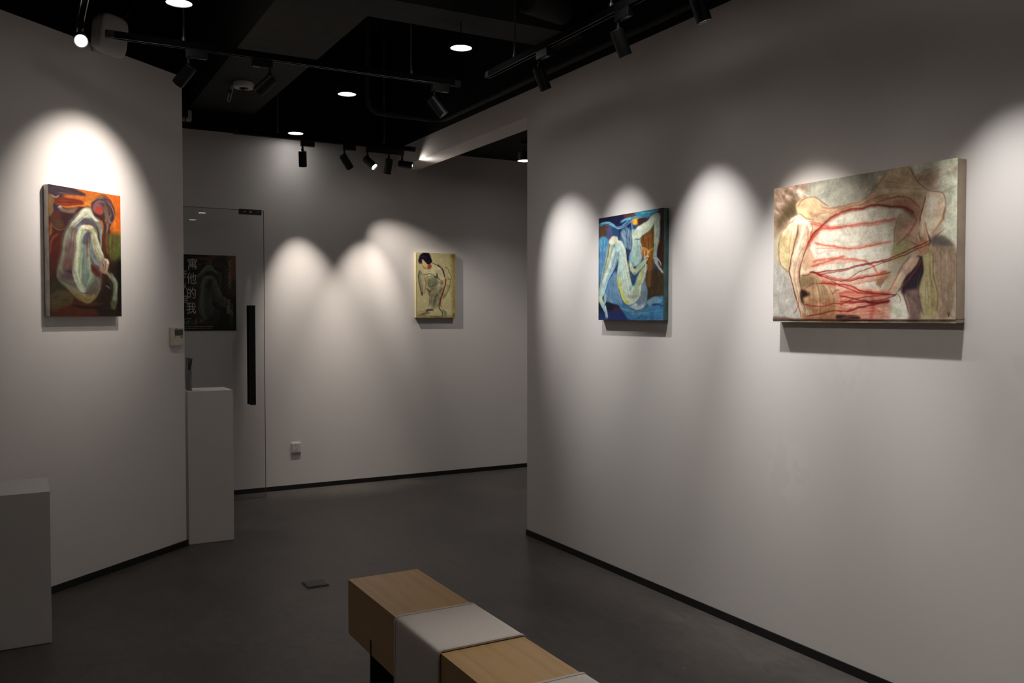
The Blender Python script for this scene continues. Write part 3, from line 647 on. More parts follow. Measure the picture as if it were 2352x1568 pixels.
    L([(350, 1020), (400, 1150), (465, 1210), (560, 1185), (610, 1110)], 7, (62, 78, 96), 6, .8)
    L([(330, 490), (365, 490), (390, 530)], 36, (216, 220, 206), 16, .9)
    # shin
    L([(335, 540), (300, 650), (270, 760), (220, 890), (180, 1010), (160, 1110)], 104, (154, 186, 190), 12, 1, 42)
    L([(295, 560), (270, 680), (240, 800), (190, 960)], 30, (204, 212, 190), 18, .85)
    L([(330, 600), (325, 720), (270, 850), (220, 970)], 22, (96, 140, 164), 14, .8)
    L([(350, 600), (350, 720), (300, 820), (240, 930), (195, 1060)], 8, (34, 46, 92), 6, .85)
    L([(340, 590), (350, 640)], 26, (82, 70, 100), 12, .8)
    L([(155, 1090), (160, 1180), (200, 1280), (225, 1375)], 56, (138, 166, 168), 10, 1, 26)
    L([(150, 1100), (150, 1160), (175, 1190)], 30, (190, 192, 140), 14, .8)
    L([(200, 1090), (200, 1180), (170, 1210)], 26, (150, 180, 180), 10, .9)
    L([(182, 1110), (180, 1150)], 14, (44, 60, 90), 8, .9)
    L([(205, 1210), (212, 1300), (235, 1370)], 8, (198, 212, 214), 6, .8)
    # hip, second arm
    L([(655, 760), (625, 870), (590, 980), (560, 1080)], 80, (168, 180, 148), 16, 1, 90)
    L([(640, 830), (610, 920), (570, 1000)], 24, (196, 184, 110), 16, .8)
    L([(670, 720), (660, 860), (620, 980), (600, 1080)], 12, (208, 216, 196), 8, .85)
    L([(560, 900), (545, 980), (560, 1040)], 30, (130, 168, 180), 18, .8)
    B([(500, 880), (560, 890), (530, 990), (505, 960)], (46, 80, 110), 14)
    L([(475, 710), (510, 790), (545, 840)], 50, (188, 188, 156), 12)
    L([(545, 840), (600, 760), (660, 690), (670, 660)], 56, (170, 182, 142), 12, 1, 44)
    L([(560, 800), (610, 740), (650, 700)], 18, (128, 178, 164), 12, .8)
    L([(490, 830), (545, 885), (600, 830), (640, 760)], 8, (50, 62, 80), 6, .85)
    L([(465, 700), (490, 800)], 7, (44, 62, 96), 5, .8)
    P.fan([(310, 520), (345, 700), (350, 900), (400, 1120)], [(410, 540), (450, 740), (500, 920), (540, 1120)], 26, 10, [(214, 224, 210), (150, 184, 184), (180, 198, 176), (130, 168, 178), (196, 196, 130)], .35)
    P.fan([(300, 560), (250, 760), (180, 980)], [(350, 600), (300, 780), (210, 1000)], 18, 7, [(206, 214, 198), (110, 152, 174), (150, 184, 190), (84, 116, 150)], .4)
    P.fan([(560, 340), (660, 270), (780, 160)], [(600, 440), (700, 340), (800, 220)], 16, 8, [(222, 226, 208), (170, 176, 140), (150, 168, 166), (196, 194, 140)], .4)
    P.fan([(510, 420), (500, 560), (500, 700)], [(590, 470), (600, 580), (580, 720)], 14, 8, [(190, 204, 192), (120, 164, 170), (160, 180, 160), (100, 140, 160)], .4)
    P.fan([(770, 230), (760, 420), (755, 620)], [(820, 230), (820, 420), (785, 620)], 12, 6, [(200, 208, 196), (120, 140, 146), (186, 184, 140)], .4)
    # hand with gold
    B([(605, 570), (640, 555), (690, 570), (710, 610), (690, 660), (650, 670), (620, 630)], (184, 124, 72), 10)
    for k in range(4): L([(630+k*18, 580), (632+k*18, 620), (640+k*14, 650)], 9, (214, 170, 124) if k % 2 else (120, 66, 40), 5, .9)
    L([(650, 665), (680, 640), (700, 650)], 14, (220, 214, 196), 7)
    for p in ([(680, 580), (720, 575), (770, 535)], [(690, 590), (715, 600)], [(805, 490), (825, 460)]): L(p, 12, (228, 170, 36), 6, .95, 5)
    L([(610, 560), (640, 550), (690, 565)], 6, (216, 206, 190), 5, .8)
    # seat highlights
    L([(500, 1215), (580, 1250), (660, 1215)], 46, (176, 188, 194), 20, .9)
    L([(540, 1200), (570, 1215)], 26, (206, 208, 208), 12)
    L([(480, 1230), (580, 1280), (670, 1235), (690, 1180)], 9, (66, 84, 112), 7, .8)
    L([(880, 430), (884, 600), (875, 850)], 8, (170, 190, 210), 5, .7)
    P.weave(.03, .92, 1.1, 110.)
    return P.lin(1.15)

def paint_sketch():
    P = Canvas(200, 300, [(180, 150), (883, 185), (877, 1328), (178, 1325)], (190, 180, 138), 9, 8)
    B, L, S = P.blob, P.line, P.scumble
    S(200, 180, 880, 1320, 60, 46, [(200, 192, 152), (180, 168, 122), (194, 184, 144)], 1.2, .35)
    L([(870, 180), (865, 700), (870, 1330)], 90, (152, 134, 70), 70, .8)
    L([(840, 190), (860, 260)], 90, (140, 112, 56), 60, .6)
    L([(180, 1300), (500, 1320), (880, 1320)], 60, (150, 134, 78), 50, .7)
    L([(185, 160), (185, 700), (185, 1320)], 16, (160, 140, 80), 12, .7)
    # body wash
    B([(260, 470), (350, 440), (460, 350), (560, 390), (650, 470), (700, 600), (700, 760), (640, 960), (600, 1120), (620, 1180), (420, 1190), (420, 900), (380, 800), (370, 640), (300, 560), (250, 560)], (196, 186, 148), 20)
    B([(380, 640), (540, 600), (560, 720), (480, 790), (400, 780)], (130, 130, 104), 40, .75)
    B([(400, 800), (640, 770), (650, 860), (560, 1130), (440, 1150), (420, 960)], (142, 138, 110), 50, .7)
    S(400, 600, 640, 1130, 34, 16, [(110, 112, 96), (150, 142, 112), (172, 164, 130), (96, 104, 92)], 1.2, .4)
    B([(470, 370), (560, 400), (640, 480), (690, 620), (620, 640), (560, 560)], (204, 194, 154), 20, .9)
    B([(380, 470), (500, 450), (540, 560), (420, 540)], (202, 192, 152), 20, .9)
    # arms
    L([(280, 490), (250, 560), (250, 650), (290, 760), (290, 910)], 60, (128, 126, 106), 40, .75, 40)
    L([(255, 480), (232, 600), (250, 740), (285, 920)], 16, (72, 76, 74), 12, .85)
    L([(340, 600), (360, 700), (345, 820), (335, 900)], 12, (140, 84, 56), 9, .8)
    L([(280, 930), (295, 915), (300, 870)], 20, (62, 62, 62), 12, .8)
    L([(740, 440), (775, 530), (800, 630)], 60, (196, 182, 136), 24, .9)
    L([(690, 440), (740, 430), (780, 520), (810, 630), (790, 650)], 9, (98, 92, 70), 7, .85)
    L([(740, 600), (770, 640), (805, 635)], 20, (156, 118, 66), 12, .8)
    L([(720, 760), (770, 780), (720, 880), (660, 970)], 50, (150, 146, 110), 34, .8)
    L([(800, 650), (790, 760), (740, 880), (660, 990)], 8, (88, 88, 72), 7, .85)
    # chest, ribs, belly
    L([(310, 550), (370, 560), (440, 540), (540, 590), (560, 560)], 14, (92, 94, 84), 12, .8)
    L([(560, 530), (550, 600), (510, 590)], 24, (66, 68, 72), 16, .8)
    L([(370, 620), (400, 590), (480, 590)], 12, (110, 102, 88), 10, .7)
    L([(390, 700), (430, 770), (500, 740), (540, 660)], 14, (86, 88, 80), 11, .8)
    L([(560, 600), (620, 660), (660, 750)], 18, (112, 98, 92), 12, .75)
    L([(500, 760), (600, 690), (650, 740)], 14, (124, 104, 96), 10, .7)
    L([(370, 800), (430, 860), (450, 830)], 22, (74, 74, 70), 14, .8)
    L([(580, 860), (640, 840), (660, 790)], 20, (88, 94, 90), 13, .75)
    L([(560, 900), (520, 980), (490, 1110)], 36, (92, 102, 96), 24, .75)
    L([(415, 860), (420, 960), (400, 1130)], 12, (96, 98, 86), 9, .8)
    L([(430, 900), (450, 960), (430, 1100)], 26, (130, 116, 90), 18, .6)
    # spine line, red line
    L([(455, 330), (520, 365), (580, 390)], 9, (52, 48, 50), 7, .9)
    L([(570, 385), (640, 440), (680, 520), (700, 600)], 26, (36, 32, 40), 14, .95, 12)
    L([(590, 390), (660, 450)], 8, (200, 200, 190), 6, .8)
    L([(710, 620), (705, 720), (680, 840), (630, 960), (600, 1060), (590, 1130)], 22, (128, 52, 38), 13, .9, 26)
    L([(690, 820), (640, 960), (620, 1080), (630, 1150)], 10, (88, 44, 40), 8, .8)
    L([(580, 1120), (600, 1170), (650, 1240), (650, 1310)], 18, (62, 54, 56), 11, .85, 12)
    # ground
    L([(190, 1235), (300, 1220), (350, 1190)], 7, (136, 84, 54), 6, .7)
    L([(360, 1220), (400, 1190), (480, 1190)], 34, (66, 60, 56), 20, .85)
    L([(260, 1280), (330, 1260), (420, 1230)], 40, (102, 102, 88), 26, .75)
    L([(640, 1200), (700, 1240), (690, 1310)], 40, (110, 114, 104), 26, .7)
    L([(420, 1300), (540, 1310), (640, 1310)], 16, (88, 84, 68), 12, .7)
    L([(838, 1260), (848, 1285), (835, 1295)], 12, (84, 62, 40), 6, .9)
    P.fan([(270, 500), (245, 640), (280, 880)], [(340, 560), (350, 700), (320, 880)], 12, 9, [(110, 108, 94), (150, 142, 116), (186, 176, 140)], .35)
    P.fan([(380, 650), (400, 800), (430, 1130)], [(640, 700), (640, 860), (580, 1120)], 22, 9, [(110, 112, 98), (170, 160, 128), (140, 130, 106), (90, 98, 92)], .3)
    # face and hair
    B([(290, 320), (350, 330), (440, 360), (460, 410), (410, 460), (350, 440), (310, 390)], (196, 172, 128), 14)
    B([(400, 370), (450, 375), (455, 420), (410, 450), (385, 430)], (148, 76, 44), 16, .85)
    L([(300, 380), (340, 430), (390, 455)], 9, (112, 84, 62), 7, .8)
    B([(240, 230), (280, 180), (340, 162), (410, 168), (440, 230), (465, 310), (430, 360), (390, 365), (340, 320), (300, 290), (280, 350), (235, 340), (225, 290)], (46, 36, 52), 12)
    L([(260, 250), (300, 230), (350, 240)], 30, (74, 46, 66), 18, .8)
    L([(330, 190), (400, 210), (430, 280)], 30, (32, 26, 40), 18, .9)
    L([(215, 285), (240, 340), (290, 350)], 22, (88, 70, 60), 13, .8)
    L([(280, 300), (310, 290), (320, 310)], 16, (160, 150, 140), 9, .8)
    L([(440, 200), (455, 240)], 10, (120, 110, 96), 7, .8)
    P.weave(.04, .95, 1.2, 150.)
    return P.lin(1.2)

# ================================================================ the setting
XR, YB, HW, HC = 3.024, 7.60, 3.028, 4.0       # right wall, back wall, white wall height, upper ceiling
YE, XR2, ZH = 5.22, 3.224, 2.852               # end of right wall, its rear face, underside of the header
LA = Vector((.13, 5.357)); LT = Vector((.754, .657)); LN = Vector((.657, -.754))   # left wall: point, direction, normal
LC = LA+LT*1.0616                              # its free corner
LF = LA-LT*3.0                                 # far (hidden) end
XL, YR = LF.x, -2.6

# floor: dark trowelled concrete with a soft sheen
m = mat('trowelled_concrete', (.105, .096, .090), .42, spec=.35)
nt = m.node_tree; N = nt.nodes; Lk = nt.links; b = N['Principled BSDF']
tc = N.new('ShaderNodeTexCoord')
mp = N.new('ShaderNodeMapping'); mp.inputs['Scale'].default_value = (1, .55, 1); mp.inputs['Rotation'].default_value = (0, 0, .5); Lk.new(tc.outputs['Object'], mp.inputs[0])
n1 = N.new('ShaderNodeTexNoise'); n1.inputs['Scale'].default_value = 1.6; n1.inputs['Detail'].default_value = 8; n1.inputs['Roughness'].default_value = .65; Lk.new(mp.outputs[0], n1.inputs['Vector'])
n2 = N.new('ShaderNodeTexNoise'); n2.inputs['Scale'].default_value = 14; n2.inputs['Detail'].default_value = 5; n2.inputs['Distortion'].default_value = 1.5; Lk.new(mp.outputs[0], n2.inputs['Vector'])
r1 = N.new('ShaderNodeValToRGB'); r1.color_ramp.elements[0].position = .32; r1.color_ramp.elements[0].color = (.056, .049, .045, 1); r1.color_ramp.elements[1].position = .72; r1.color_ramp.elements[1].color = (.108, .096, .088, 1); Lk.new(n1.outputs['Fac'], r1.inputs[0])
mx = N.new('ShaderNodeMixRGB'); mx.blend_type = 'MULTIPLY'; mx.inputs[0].default_value = .6
r2 = N.new('ShaderNodeValToRGB'); r2.color_ramp.elements[0].position = .35; r2.color_ramp.elements[0].color = (.75, .75, .75, 1); r2.color_ramp.elements[1].position = .65; r2.color_ramp.elements[1].color = (1.15, 1.14, 1.12, 1); Lk.new(n2.outputs['Fac'], r2.inputs[0])
Lk.new(r1.outputs[0], mx.inputs[1]); Lk.new(r2.outputs[0], mx.inputs[2])
vo = N.new('ShaderNodeTexVoronoi'); vo.inputs['Scale'].default_value = 3.4; Lk.new(tc.outputs['Object'], vo.inputs['Vector'])
lt = N.new('ShaderNodeMath'); lt.operation = 'LESS_THAN'; lt.inputs[1].default_value = .012; Lk.new(vo.outputs['Distance'], lt.inputs[0])
sp = N.new('ShaderNodeMixRGB'); sp.inputs[2].default_value = (.5, .48, .45, 1); Lk.new(lt.outputs[0], sp.inputs[0]); Lk.new(mx.outputs[0], sp.inputs[1])
Lk.new(sp.outputs[0], b.inputs['Base Color'])
mr = N.new('ShaderNodeMapRange'); mr.inputs['To Min'].default_value = .34; mr.inputs['To Max'].default_value = .55; Lk.new(n1.outputs['Fac'], mr.inputs[0]); Lk.new(mr.outputs[0], b.inputs['Roughness'])
bp = N.new('ShaderNodeBump'); bp.inputs['Strength'].default_value = .08; bp.inputs['Distance'].default_value = .003; Lk.new(n2.outputs['Fac'], bp.inputs['Height']); Lk.new(bp.outputs[0], b.inputs['Normal'])
M_floor = m
bm = bmesh.new(); bb(bm, (-2.6, YR-.2, -.1), (6.6, YB+.2, 0)); struct('floor', bm, M_floor)

# right wall paint, with the touched-up smudge and pin-prick marks it carries
M_rwall = mat('white_wall_paint_patched', WALLC, .55, bump=(60, .05), spec=.3)
nt = M_rwall.node_tree; N = nt.nodes; Lk = nt.links; b = N['Principled BSDF']; tc = N.new('ShaderNodeTexCoord')
big = N.new('ShaderNodeTexNoise'); big.inputs['Scale'].default_value = 1.1; big.inputs['Detail'].default_value = 3; Lk.new(tc.outputs['Object'], big.inputs['Vector'])
fac = None
for k, (y, z, ry, rz, sc, th, gain) in enumerate(((2.87, .80, .17, .20, 9., .53, .05), (1.75, 1.30, .30, .45, 3., .5, -.04), (2.55, 1.36, .22, .28, 5., .52, -.03))):
    s_ = N.new('ShaderNodeVectorMath'); s_.operation = 'SUBTRACT'; s_.inputs[1].default_value = (XR, y, z); Lk.new(tc.outputs['Object'], s_.inputs[0])
    d_ = N.new('ShaderNodeVectorMath'); d_.operation = 'MULTIPLY'; d_.inputs[1].default_value = (0, 1/ry, 1/rz); Lk.new(s_.outputs[0], d_.inputs[0])
    l_ = N.new('ShaderNodeVectorMath'); l_.operation = 'LENGTH'; Lk.new(d_.outputs[0], l_.inputs[0])
    i_ = N.new('ShaderNodeMapRange'); i_.inputs['From Min'].default_value = 1.0; i_.inputs['From Max'].default_value = .5; Lk.new(l_.outputs['Value'], i_.inputs[0])
    q_ = N.new('ShaderNodeTexNoise'); q_.inputs['Scale'].default_value = sc; q_.inputs['Detail'].default_value = 4; q_.inputs['Distortion'].default_value = 1.0; Lk.new(tc.outputs['Object'], q_.inputs['Vector'])
    t_ = N.new('ShaderNodeMapRange'); t_.inputs['From Min'].default_value = th-.02; t_.inputs['From Max'].default_value = th+.03; t_.inputs['To Max'].default_value = gain; Lk.new(q_.outputs['Fac'], t_.inputs[0])
    p_ = N.new('ShaderNodeMath'); p_.operation = 'MULTIPLY'; Lk.new(i_.outputs[0], p_.inputs[0]); Lk.new(t_.outputs[0], p_.inputs[1])
    if fac is None: fac = p_
    else:
        a_ = N.new('ShaderNodeMath'); a_.operation = 'ADD'; Lk.new(fac.outputs[0], a_.inputs[0]); Lk.new(p_.outputs[0], a_.inputs[1]); fac = a_
bg = N.new('ShaderNodeMapRange'); bg.inputs['To Min'].default_value = .975; bg.inputs['To Max'].default_value = 1.025; Lk.new(big.outputs['Fac'], bg.inputs[0])
ad = N.new('ShaderNodeMath'); ad.operation = 'ADD'; Lk.new(fac.outputs[0], ad.inputs[0]); Lk.new(bg.outputs[0], ad.inputs[1])
vm = N.new('ShaderNodeVectorMath'); vm.operation = 'SCALE'; vm.inputs[0].default_value = WALLC; Lk.new(ad.outputs[0], vm.inputs['Scale']); Lk.new(vm.outputs[0], b.inputs['Base Color'])

bm = bmesh.new(); bb(bm, (XR, YR, 0), (XR2, YE, HW)); bb(bm, (XR, YE, ZH), (XR2, YB, HW)); struct('wall_right', bm, M_rwall)
bm = bmesh.new(); bb(bm, (-2.6, YB, 0), (6.6, YB+.2, HW)); struct('wall_back', bm, M_wall)
LB = -LN*.14
bm = bmesh.new(); prism(bm, [tuple(LF), tuple(LC), tuple(LC+LB), tuple(LF+LB)], 0, HW+.02); struct('wall_left', bm, M_wall)
bm = bmesh.new(); bb(bm, (XL-.2, YR, 0), (XL, LF.y, HW)); struct('wall_side', bm, M_wall)
bm = bmesh.new(); bb(bm, (XL-.2, YR-.2, 0), (XR2, YR, HW)); struct('wall_rear', bm, M_wall)
bm = bmesh.new(); bb(bm, (-1.4, LF.y+.9, 0), (-1.2, YB, HW)); struct('wall_entrance', bm, M_wall)
bm = bmesh.new(); bb(bm, (6.4, 2.8, 0), (6.6, YB, HW)); struct('wall_annex', bm, M_wall)
bm = bmesh.new(); bb(bm, (XR2, 2.6, 0), (6.6, 2.8, HW)); struct('wall_annex_near', bm, M_wall)
# black upper walls and ceiling
bm = bmesh.new(); bb(bm, (XR+.002, YR, HW), (XR2, YB, HC)); struct('wall_upper_right', bm, M_black)
bm = bmesh.new(); bb(bm, (-2.6, YB+.002, HW), (6.6, YB+.2, HC)); struct('wall_upper_back', bm, M_black)
bm = bmesh.new(); bb(bm, (XL-.4, YR-.2, HW), (XL-.2, YB, HC)); struct('wall_upper_side', bm, M_black)
bm = bmesh.new(); bb(bm, (XL-.2, YR-.2, HW), (6.6, YR, HC)); struct('wall_upper_rear', bm, M_black)
bm = bmesh.new(); bb(bm, (6.4, YR, HW), (6.6, YB, HC)); struct('wall_upper_annex', bm, M_black)
bm = bmesh.new(); bb(bm, (-2.6, YR-.2, HC), (6.6, YB+.2, HC+.1)); struct('ceiling', bm, M_black)
bm = bmesh.new(); bb(bm, (XR2, 2.8, 3.03), (6.4, YB, 3.08)); struct('ceiling_annex', bm, M_black)
# dropped beams, undersides at 3.2 m
bm = bmesh.new(); bb(bm, (1.22, YR, 3.2), (1.74, YB, HC)); struct('ceiling_beam', bm, M_beam, label='long dark grey ceiling beam running to the back wall')
bm = bmesh.new(); bb(bm, (1.741, 4.5, 3.2), (XR, 4.81, HC)); struct('ceiling_crossbeam', bm, M_beam, label='dark grey crossbeam joining the long beam to the right wall')
# skirting
BH = .04
bm = bmesh.new(); bb(bm, (XR-.006, YR, 0), (XR+.002, YE, BH)); bb(bm, (XR-.006, YE-.002, 0), (XR2, YE+.006, BH)); struct('baseboard_right', bm, M_base)
bm = bmesh.new(); bb(bm, (-1.2, YB-.006, 0), (6.4, YB+.002, BH)); struct('baseboard_back', bm, M_base)
e = LN*.006
bm = bmesh.new(); prism(bm, [tuple(LF+e), tuple(LC+e+LT*.012), tuple(LC+LT*.012+LB*.3), tuple(LF+LB*.05)], 0, BH); struct('baseboard_left', bm, M_base)
# exposed conduit under the ceiling
bm = bmesh.new()
def bend(a, c, b_, n=6):
    a, b_, c = Vector(a), Vector(b_), Vector(c); return [a*(1-t)**2+c*2*t*(1-t)+b_*t*t for t in [i/n for i in range(n+1)]]
pth = [(2.34, 6.47, HC)]+bend((2.34, 6.47, 3.18), (2.34, 6.47, 3.06), (2.46, 6.465, 3.06))+bend((2.84, 6.46, 3.06), (2.955, 6.46, 3.06), (2.955, 6.34, 3.06))+[(2.955, 4.9, 3.06), (2.955, 2.2, 3.06)]
tube(bm, pth, .02, 12)
tag(obj('conduit_pipe', bm, M_beam, None, True), 'dark pipe dropping from the ceiling and turning along the right wall top', 'pipe')
bm = bmesh.new(); lathe(bm, (2.52, 4.36, 3.30), (1, .25, 0), [(0, .075), (.01, .085), (.30, .085), (.31, .075)], 24)
tag(obj('duct_stub', bm, M_beam, None, True), 'short dark round duct beside the ceiling crossbeam', 'duct')
t = thing('junction_box', 'small grey metal box high on the back wall beside the left wall corner', 'box', (1.205, 7.60, 3.083))
bm = bmesh.new(); bb(bm, (1.165, 7.53, 3.083), (1.232, 7.602, 3.165), .006); obj('box_body', bm, M_white, t)
bm = bmesh.new(); bb(bm, (1.155, 7.50, 3.10), (1.198, 7.531, 3.168), .004); cyl(bm, (1.18, 7.515, 3.06), (1.18, 7.515, 3.10), .004); obj('latch', bm, M_bk, t)

# ---------------------------------------------------------------- open glass door standing against the back wall
M_glass = bpy.data.materials.new('tinted_pane_glass'); M_glass.use_nodes = True
nt = M_glass.node_tree; N = nt.nodes; Lk = nt.links; N.remove(N['Principled BSDF'])
tr = N.new('ShaderNodeBsdfTransparent'); tr.inputs[0].default_value = (.86, .865, .865, 1)
gl = N.new('ShaderNodeBsdfGlossy'); gl.inputs['Roughness'].default_value = .01; gl.inputs[0].default_value = (.9, .9, .9, 1)
fr = N.new('ShaderNodeFresnel'); fr.inputs['IOR'].default_value = 1.5
ms = N.new('ShaderNodeMixShader'); Lk.new(fr.outputs[0], ms.inputs[0]); Lk.new(tr.outputs[0], ms.inputs[1]); Lk.new(gl.outputs[0], ms.inputs[2]); Lk.new(ms.outputs[0], N['Material Output'].inputs[0])
M_gedge = mat('glass_edge', (.10, .13, .125), .25)
YD = 7.38
d = thing('door_1', 'open frameless glass door with black pull handle standing before the poster', 'door', (.83, YD, 0)); d['kind'] = 'structure'
bm = bmesh.new(); v = [bm.verts.new(p) for p in ((.83, YD, .012), (1.762, YD, .012), (1.762, YD, 2.37), (.83, YD, 2.37))]; bm.faces.new(v); obj('glass_pane', bm, M_glass, d)
bm = bmesh.new(); bb(bm, (1.762, YD-.005, .012), (1.765, YD+.005, 2.37)); bb(bm, (.83, YD-.005, 2.3685), (1.765, YD+.005, 2.3715)); bb(bm, (.83, YD-.005, .009), (1.765, YD+.005, .012)); obj('polished_edge', bm, M_gedge, d)
M_patch = mat('dark_patch_steel', (.05, .05, .05), .3, .6)
for z0, z1 in ((2.333, 2.376),):
    bm = bmesh.new(); bb(bm, (1.563, YD-.016, z0), (1.744, YD+.016, z1), .003); pf = obj('patch_fitting', bm, M_patch, d)
    if z0 > 1:
        for x in (1.608, 1.655, 1.715):
            bm = bmesh.new(); cyl(bm, (x, YD-.0165, 2.355), (x, YD-.019, 2.355), .006 if x != 1.655 else .009, 12); obj('screw', bm, M_chrome, pf)
h = None
for s in (-1, 1):
    bm = bmesh.new(); yc = YD+s*.045; bb(bm, (1.632, yc-.016, .778), (1.676, yc+.016, 1.592), .003)
    for z in (.83, 1.54): cyl(bm, (1.654, YD+s*.002, z), (1.654, yc, z), .011, 12)
    obj('pull_handle', bm, M_bk, d, label='long black pull handle bar')

# ================================================================ paintings
M_paint = bpy.data.materials.new('oil_paint'); M_paint.use_nodes = True
nt = M_paint.node_tree; N = nt.nodes; Lk = nt.links; b = N['Principled BSDF']
at = N.new('ShaderNodeAttribute'); at.attribute_name = 'paint'; Lk.new(at.outputs['Color'], b.inputs['Base Color'])
b.inputs['Roughness'].default_value = .5; b.inputs['Specular IOR Level'].default_value = .3
tc = N.new('ShaderNodeTexCoord'); nz = N.new('ShaderNodeTexNoise'); nz.inputs['Scale'].default_value = 90; nz.inputs['Detail'].default_value = 4; nz.inputs['Distortion'].default_value = .8
Lk.new(tc.outputs['Object'], nz.inputs['Vector']); bp = N.new('ShaderNodeBump'); bp.inputs['Strength'].default_value = .22; bp.inputs['Distance'].default_value = .002
Lk.new(nz.outputs['Fac'], bp.inputs['Height']); Lk.new(bp.outputs[0], b.inputs['Normal'])
M_print = M_paint.copy(); M_print.name = 'poster_print'; pb = M_print.node_tree.nodes['Principled BSDF']; pb.inputs['Roughness'].default_value = .45
for l in list(M_print.node_tree.links):
    if l.to_socket.name == 'Normal' and l.to_node == pb: M_print.node_tree.links.remove(l)

def paint_sheet(name, rgb, o, u, w, hgt, parent, m):
    """A grid of w x hgt metres; o = top-left corner, u = unit vector to the right, down is -z. One colour per vertex."""
    nh, nw = rgb.shape[:2]; u = np.array(u, float); o = np.array(o, float)
    jj, ii = np.meshgrid(np.linspace(0, w, nw), np.linspace(0, hgt, nh))
    co = o+jj[..., None]*u-ii[..., None]*np.array([0, 0, 1.])
    idx = np.arange(nh*nw).reshape(nh, nw)
    q = np.stack([idx[:-1, :-1], idx[1:, :-1], idx[1:, 1:], idx[:-1, 1:]], -1).reshape(-1, 4)
    me = bpy.data.meshes.new(name); me.vertices.add(nh*nw); me.vertices.foreach_set('co', co.reshape(-1).astype(np.float32))
    me.loops.add(q.size); me.loops.foreach_set('vertex_index', q.reshape(-1).astype(np.int32))
    me.polygons.add(len(q)); me.polygons.foreach_set('loop_start', np.arange(0, q.size, 4, dtype=np.int32))
    me.update(calc_edges=True); me.validate()
    a = me.color_attributes.new('paint', 'FLOAT_COLOR', 'POINT')
    a.data.foreach_set('color', np.concatenate([rgb.reshape(-1, 3), np.ones((nh*nw, 1))], 1).astype(np.float32).reshape(-1))
    me.materials.append(m); me.transform(full(parent).inverted())
    ob = bpy.data.objects.new(name, me); COL.objects.link(ob); ob.parent = parent
    return ob

def painting(name, label, rgb, tl, u, n, w, hgt, dep, edge_mat, group='paintings hung around the gallery'):
    """tl = top-left corner of the painted face as seen by the viewer, u to the viewer's right, n out of the wall."""
    tl, u, n = Vector(tl), Vector(u), Vector(n)
    base = tl+u*w/2-n*dep; base.z = tl.z-hgt
    t = thing(name, label, 'painting', base, 0, group)
    paint_sheet('painted_canvas', rgb, tl, u, w, hgt, t, M_paint)
    rot = Matrix((u, n, Vector((0, 0, 1)))).transposed()
    bm = bmesh.new(); c = tl+u*w/2-n*(dep/2+.0005); c.z -= hgt/2
    box(bm, c, (w-.001, dep-.002, hgt-.001), rot, .002); obj('canvas_edge', bm, edge_mat, t)
    for a_ in (.02, hgt-.055):
        bm = bmesh.new(); c = tl+u*w/2-n*(dep-.004); c.z -= a_+.017; box(bm, c, (w-.05, .007, .035), rot); obj('stretcher_bar', bm, M_stretch, t)
    return t
M_stretch = mat('pine_stretcher', (.40, .28, .16), .6, noise=(30, .2, (1, 8, 8)))
M_edgeL = mat('raw_canvas_edge', (.66, .59, .54), .8, noise=(18, .25))
M_edgeS = mat('cream_canvas_edge', (.72, .66, .44), .8, noise=(20, .08))
M_edgeB = mat('green_painted_edge', (.045, .105, .095), .5, noise=(14, .45))
M_edgeT = mat('beige_painted_edge', (.50, .40, .30), .65, noise=(10, .2))

LU = (LT.x, LT.y, 0); LNN = (LN.x, LN.y, 0)
p = LA+LN*.034+LT*.0; 
CROUCH = paint_crouching()
painting('canvas_painting', 'crouching pale figure painting with orange and red ground on the left wall', CROUCH, (.139, 5.312, 2.204), LU, LNN, .505, .703, .036, M_edgeL)
painting('canvas_painting', 'small cream canvas with dark-haired sketched nude on the back wall', paint_sketch(), (3.195, YB-.035, 2.093), (1, 0, 0), (0, -1, 0), .402, .602, .035, M_edgeS)
painting('canvas_painting', 'blue painting of a reclining pale nude, nearer the opening on the right wall', paint_blue(), (XR-.035, 4.318, 2.078), (0, -1, 0), (-1, 0, 0), .603, .598, .035, M_edgeB)
tb = painting('canvas_painting', 'large beige painting of two figures bound by red threads', paint_threads(), (XR-.052, 2.914, 2.075), (0, -1, 0), (-1, 0, 0), .892, .599, .052, M_edgeT)
M_thread = mat('red_thread', (.16, .015, .012), .7)
for k, (z0, z1) in enumerate(((1.4915, 1.4905), (1.4865, 1.4875))):
    bm = bmesh.new(); x = XR-.0535
    tube(bm, [(XR-.004, 2.917, z0), (x, 2.9165, z0), (x, 2.6, z0-.0006), (x, 2.3, z1), (x, 2.0205, z1+.0004), (XR-.03, 2.0195, z1-.001+.004*k), (XR-.004, 2.0195, z1+.002)], .0008, 6); obj('red_thread', bm, M_thread, tb, label='red thread wound around the lower edge')

# ---------------------------------------------------------------- exhibition poster on the back wall, seen through the glass door
def paint_poster():
    q = CROUCH; h_, w_ = 210, 148
    ys = np.linspace(8, 330, h_).astype(int); xs = np.linspace(0, 249, w_).astype(int)
    a_ = q[ys][:, xs]; g = a_.mean(-1, keepdims=True)
    a_ = (a_*.55+g*.45)*np.array([.36, .38, .33])
    X, Y = np.meshgrid(np.linspace(0, 1, w_), np.linspace(0, 1, h_))
    a_ = a_*(np.clip(X*2.6, .12, 1)*np.clip((1.02-Y)*3.5, .1, 1))[..., None]+.004
    a_[(X > .82) & (Y < .5)] *= np.array([1.6, 1.1, .7])
    return a_
t = thing('exhibition_poster', 'dark exhibition poster with white lettering behind the glass door', 'poster', (1.36, YB, 1.383))
paint_sheet('poster_sheet', paint_poster(), (1.142, YB-.003, 2.008), (1, 0, 0), .44, .624, t, M_print)
bm = bmesh.new(); bb(bm, (1.1425, YB-.0028, 1.3845), (1.5815, YB-.0002, 2.0075)); obj('poster_backing', bm, M_dark, t)
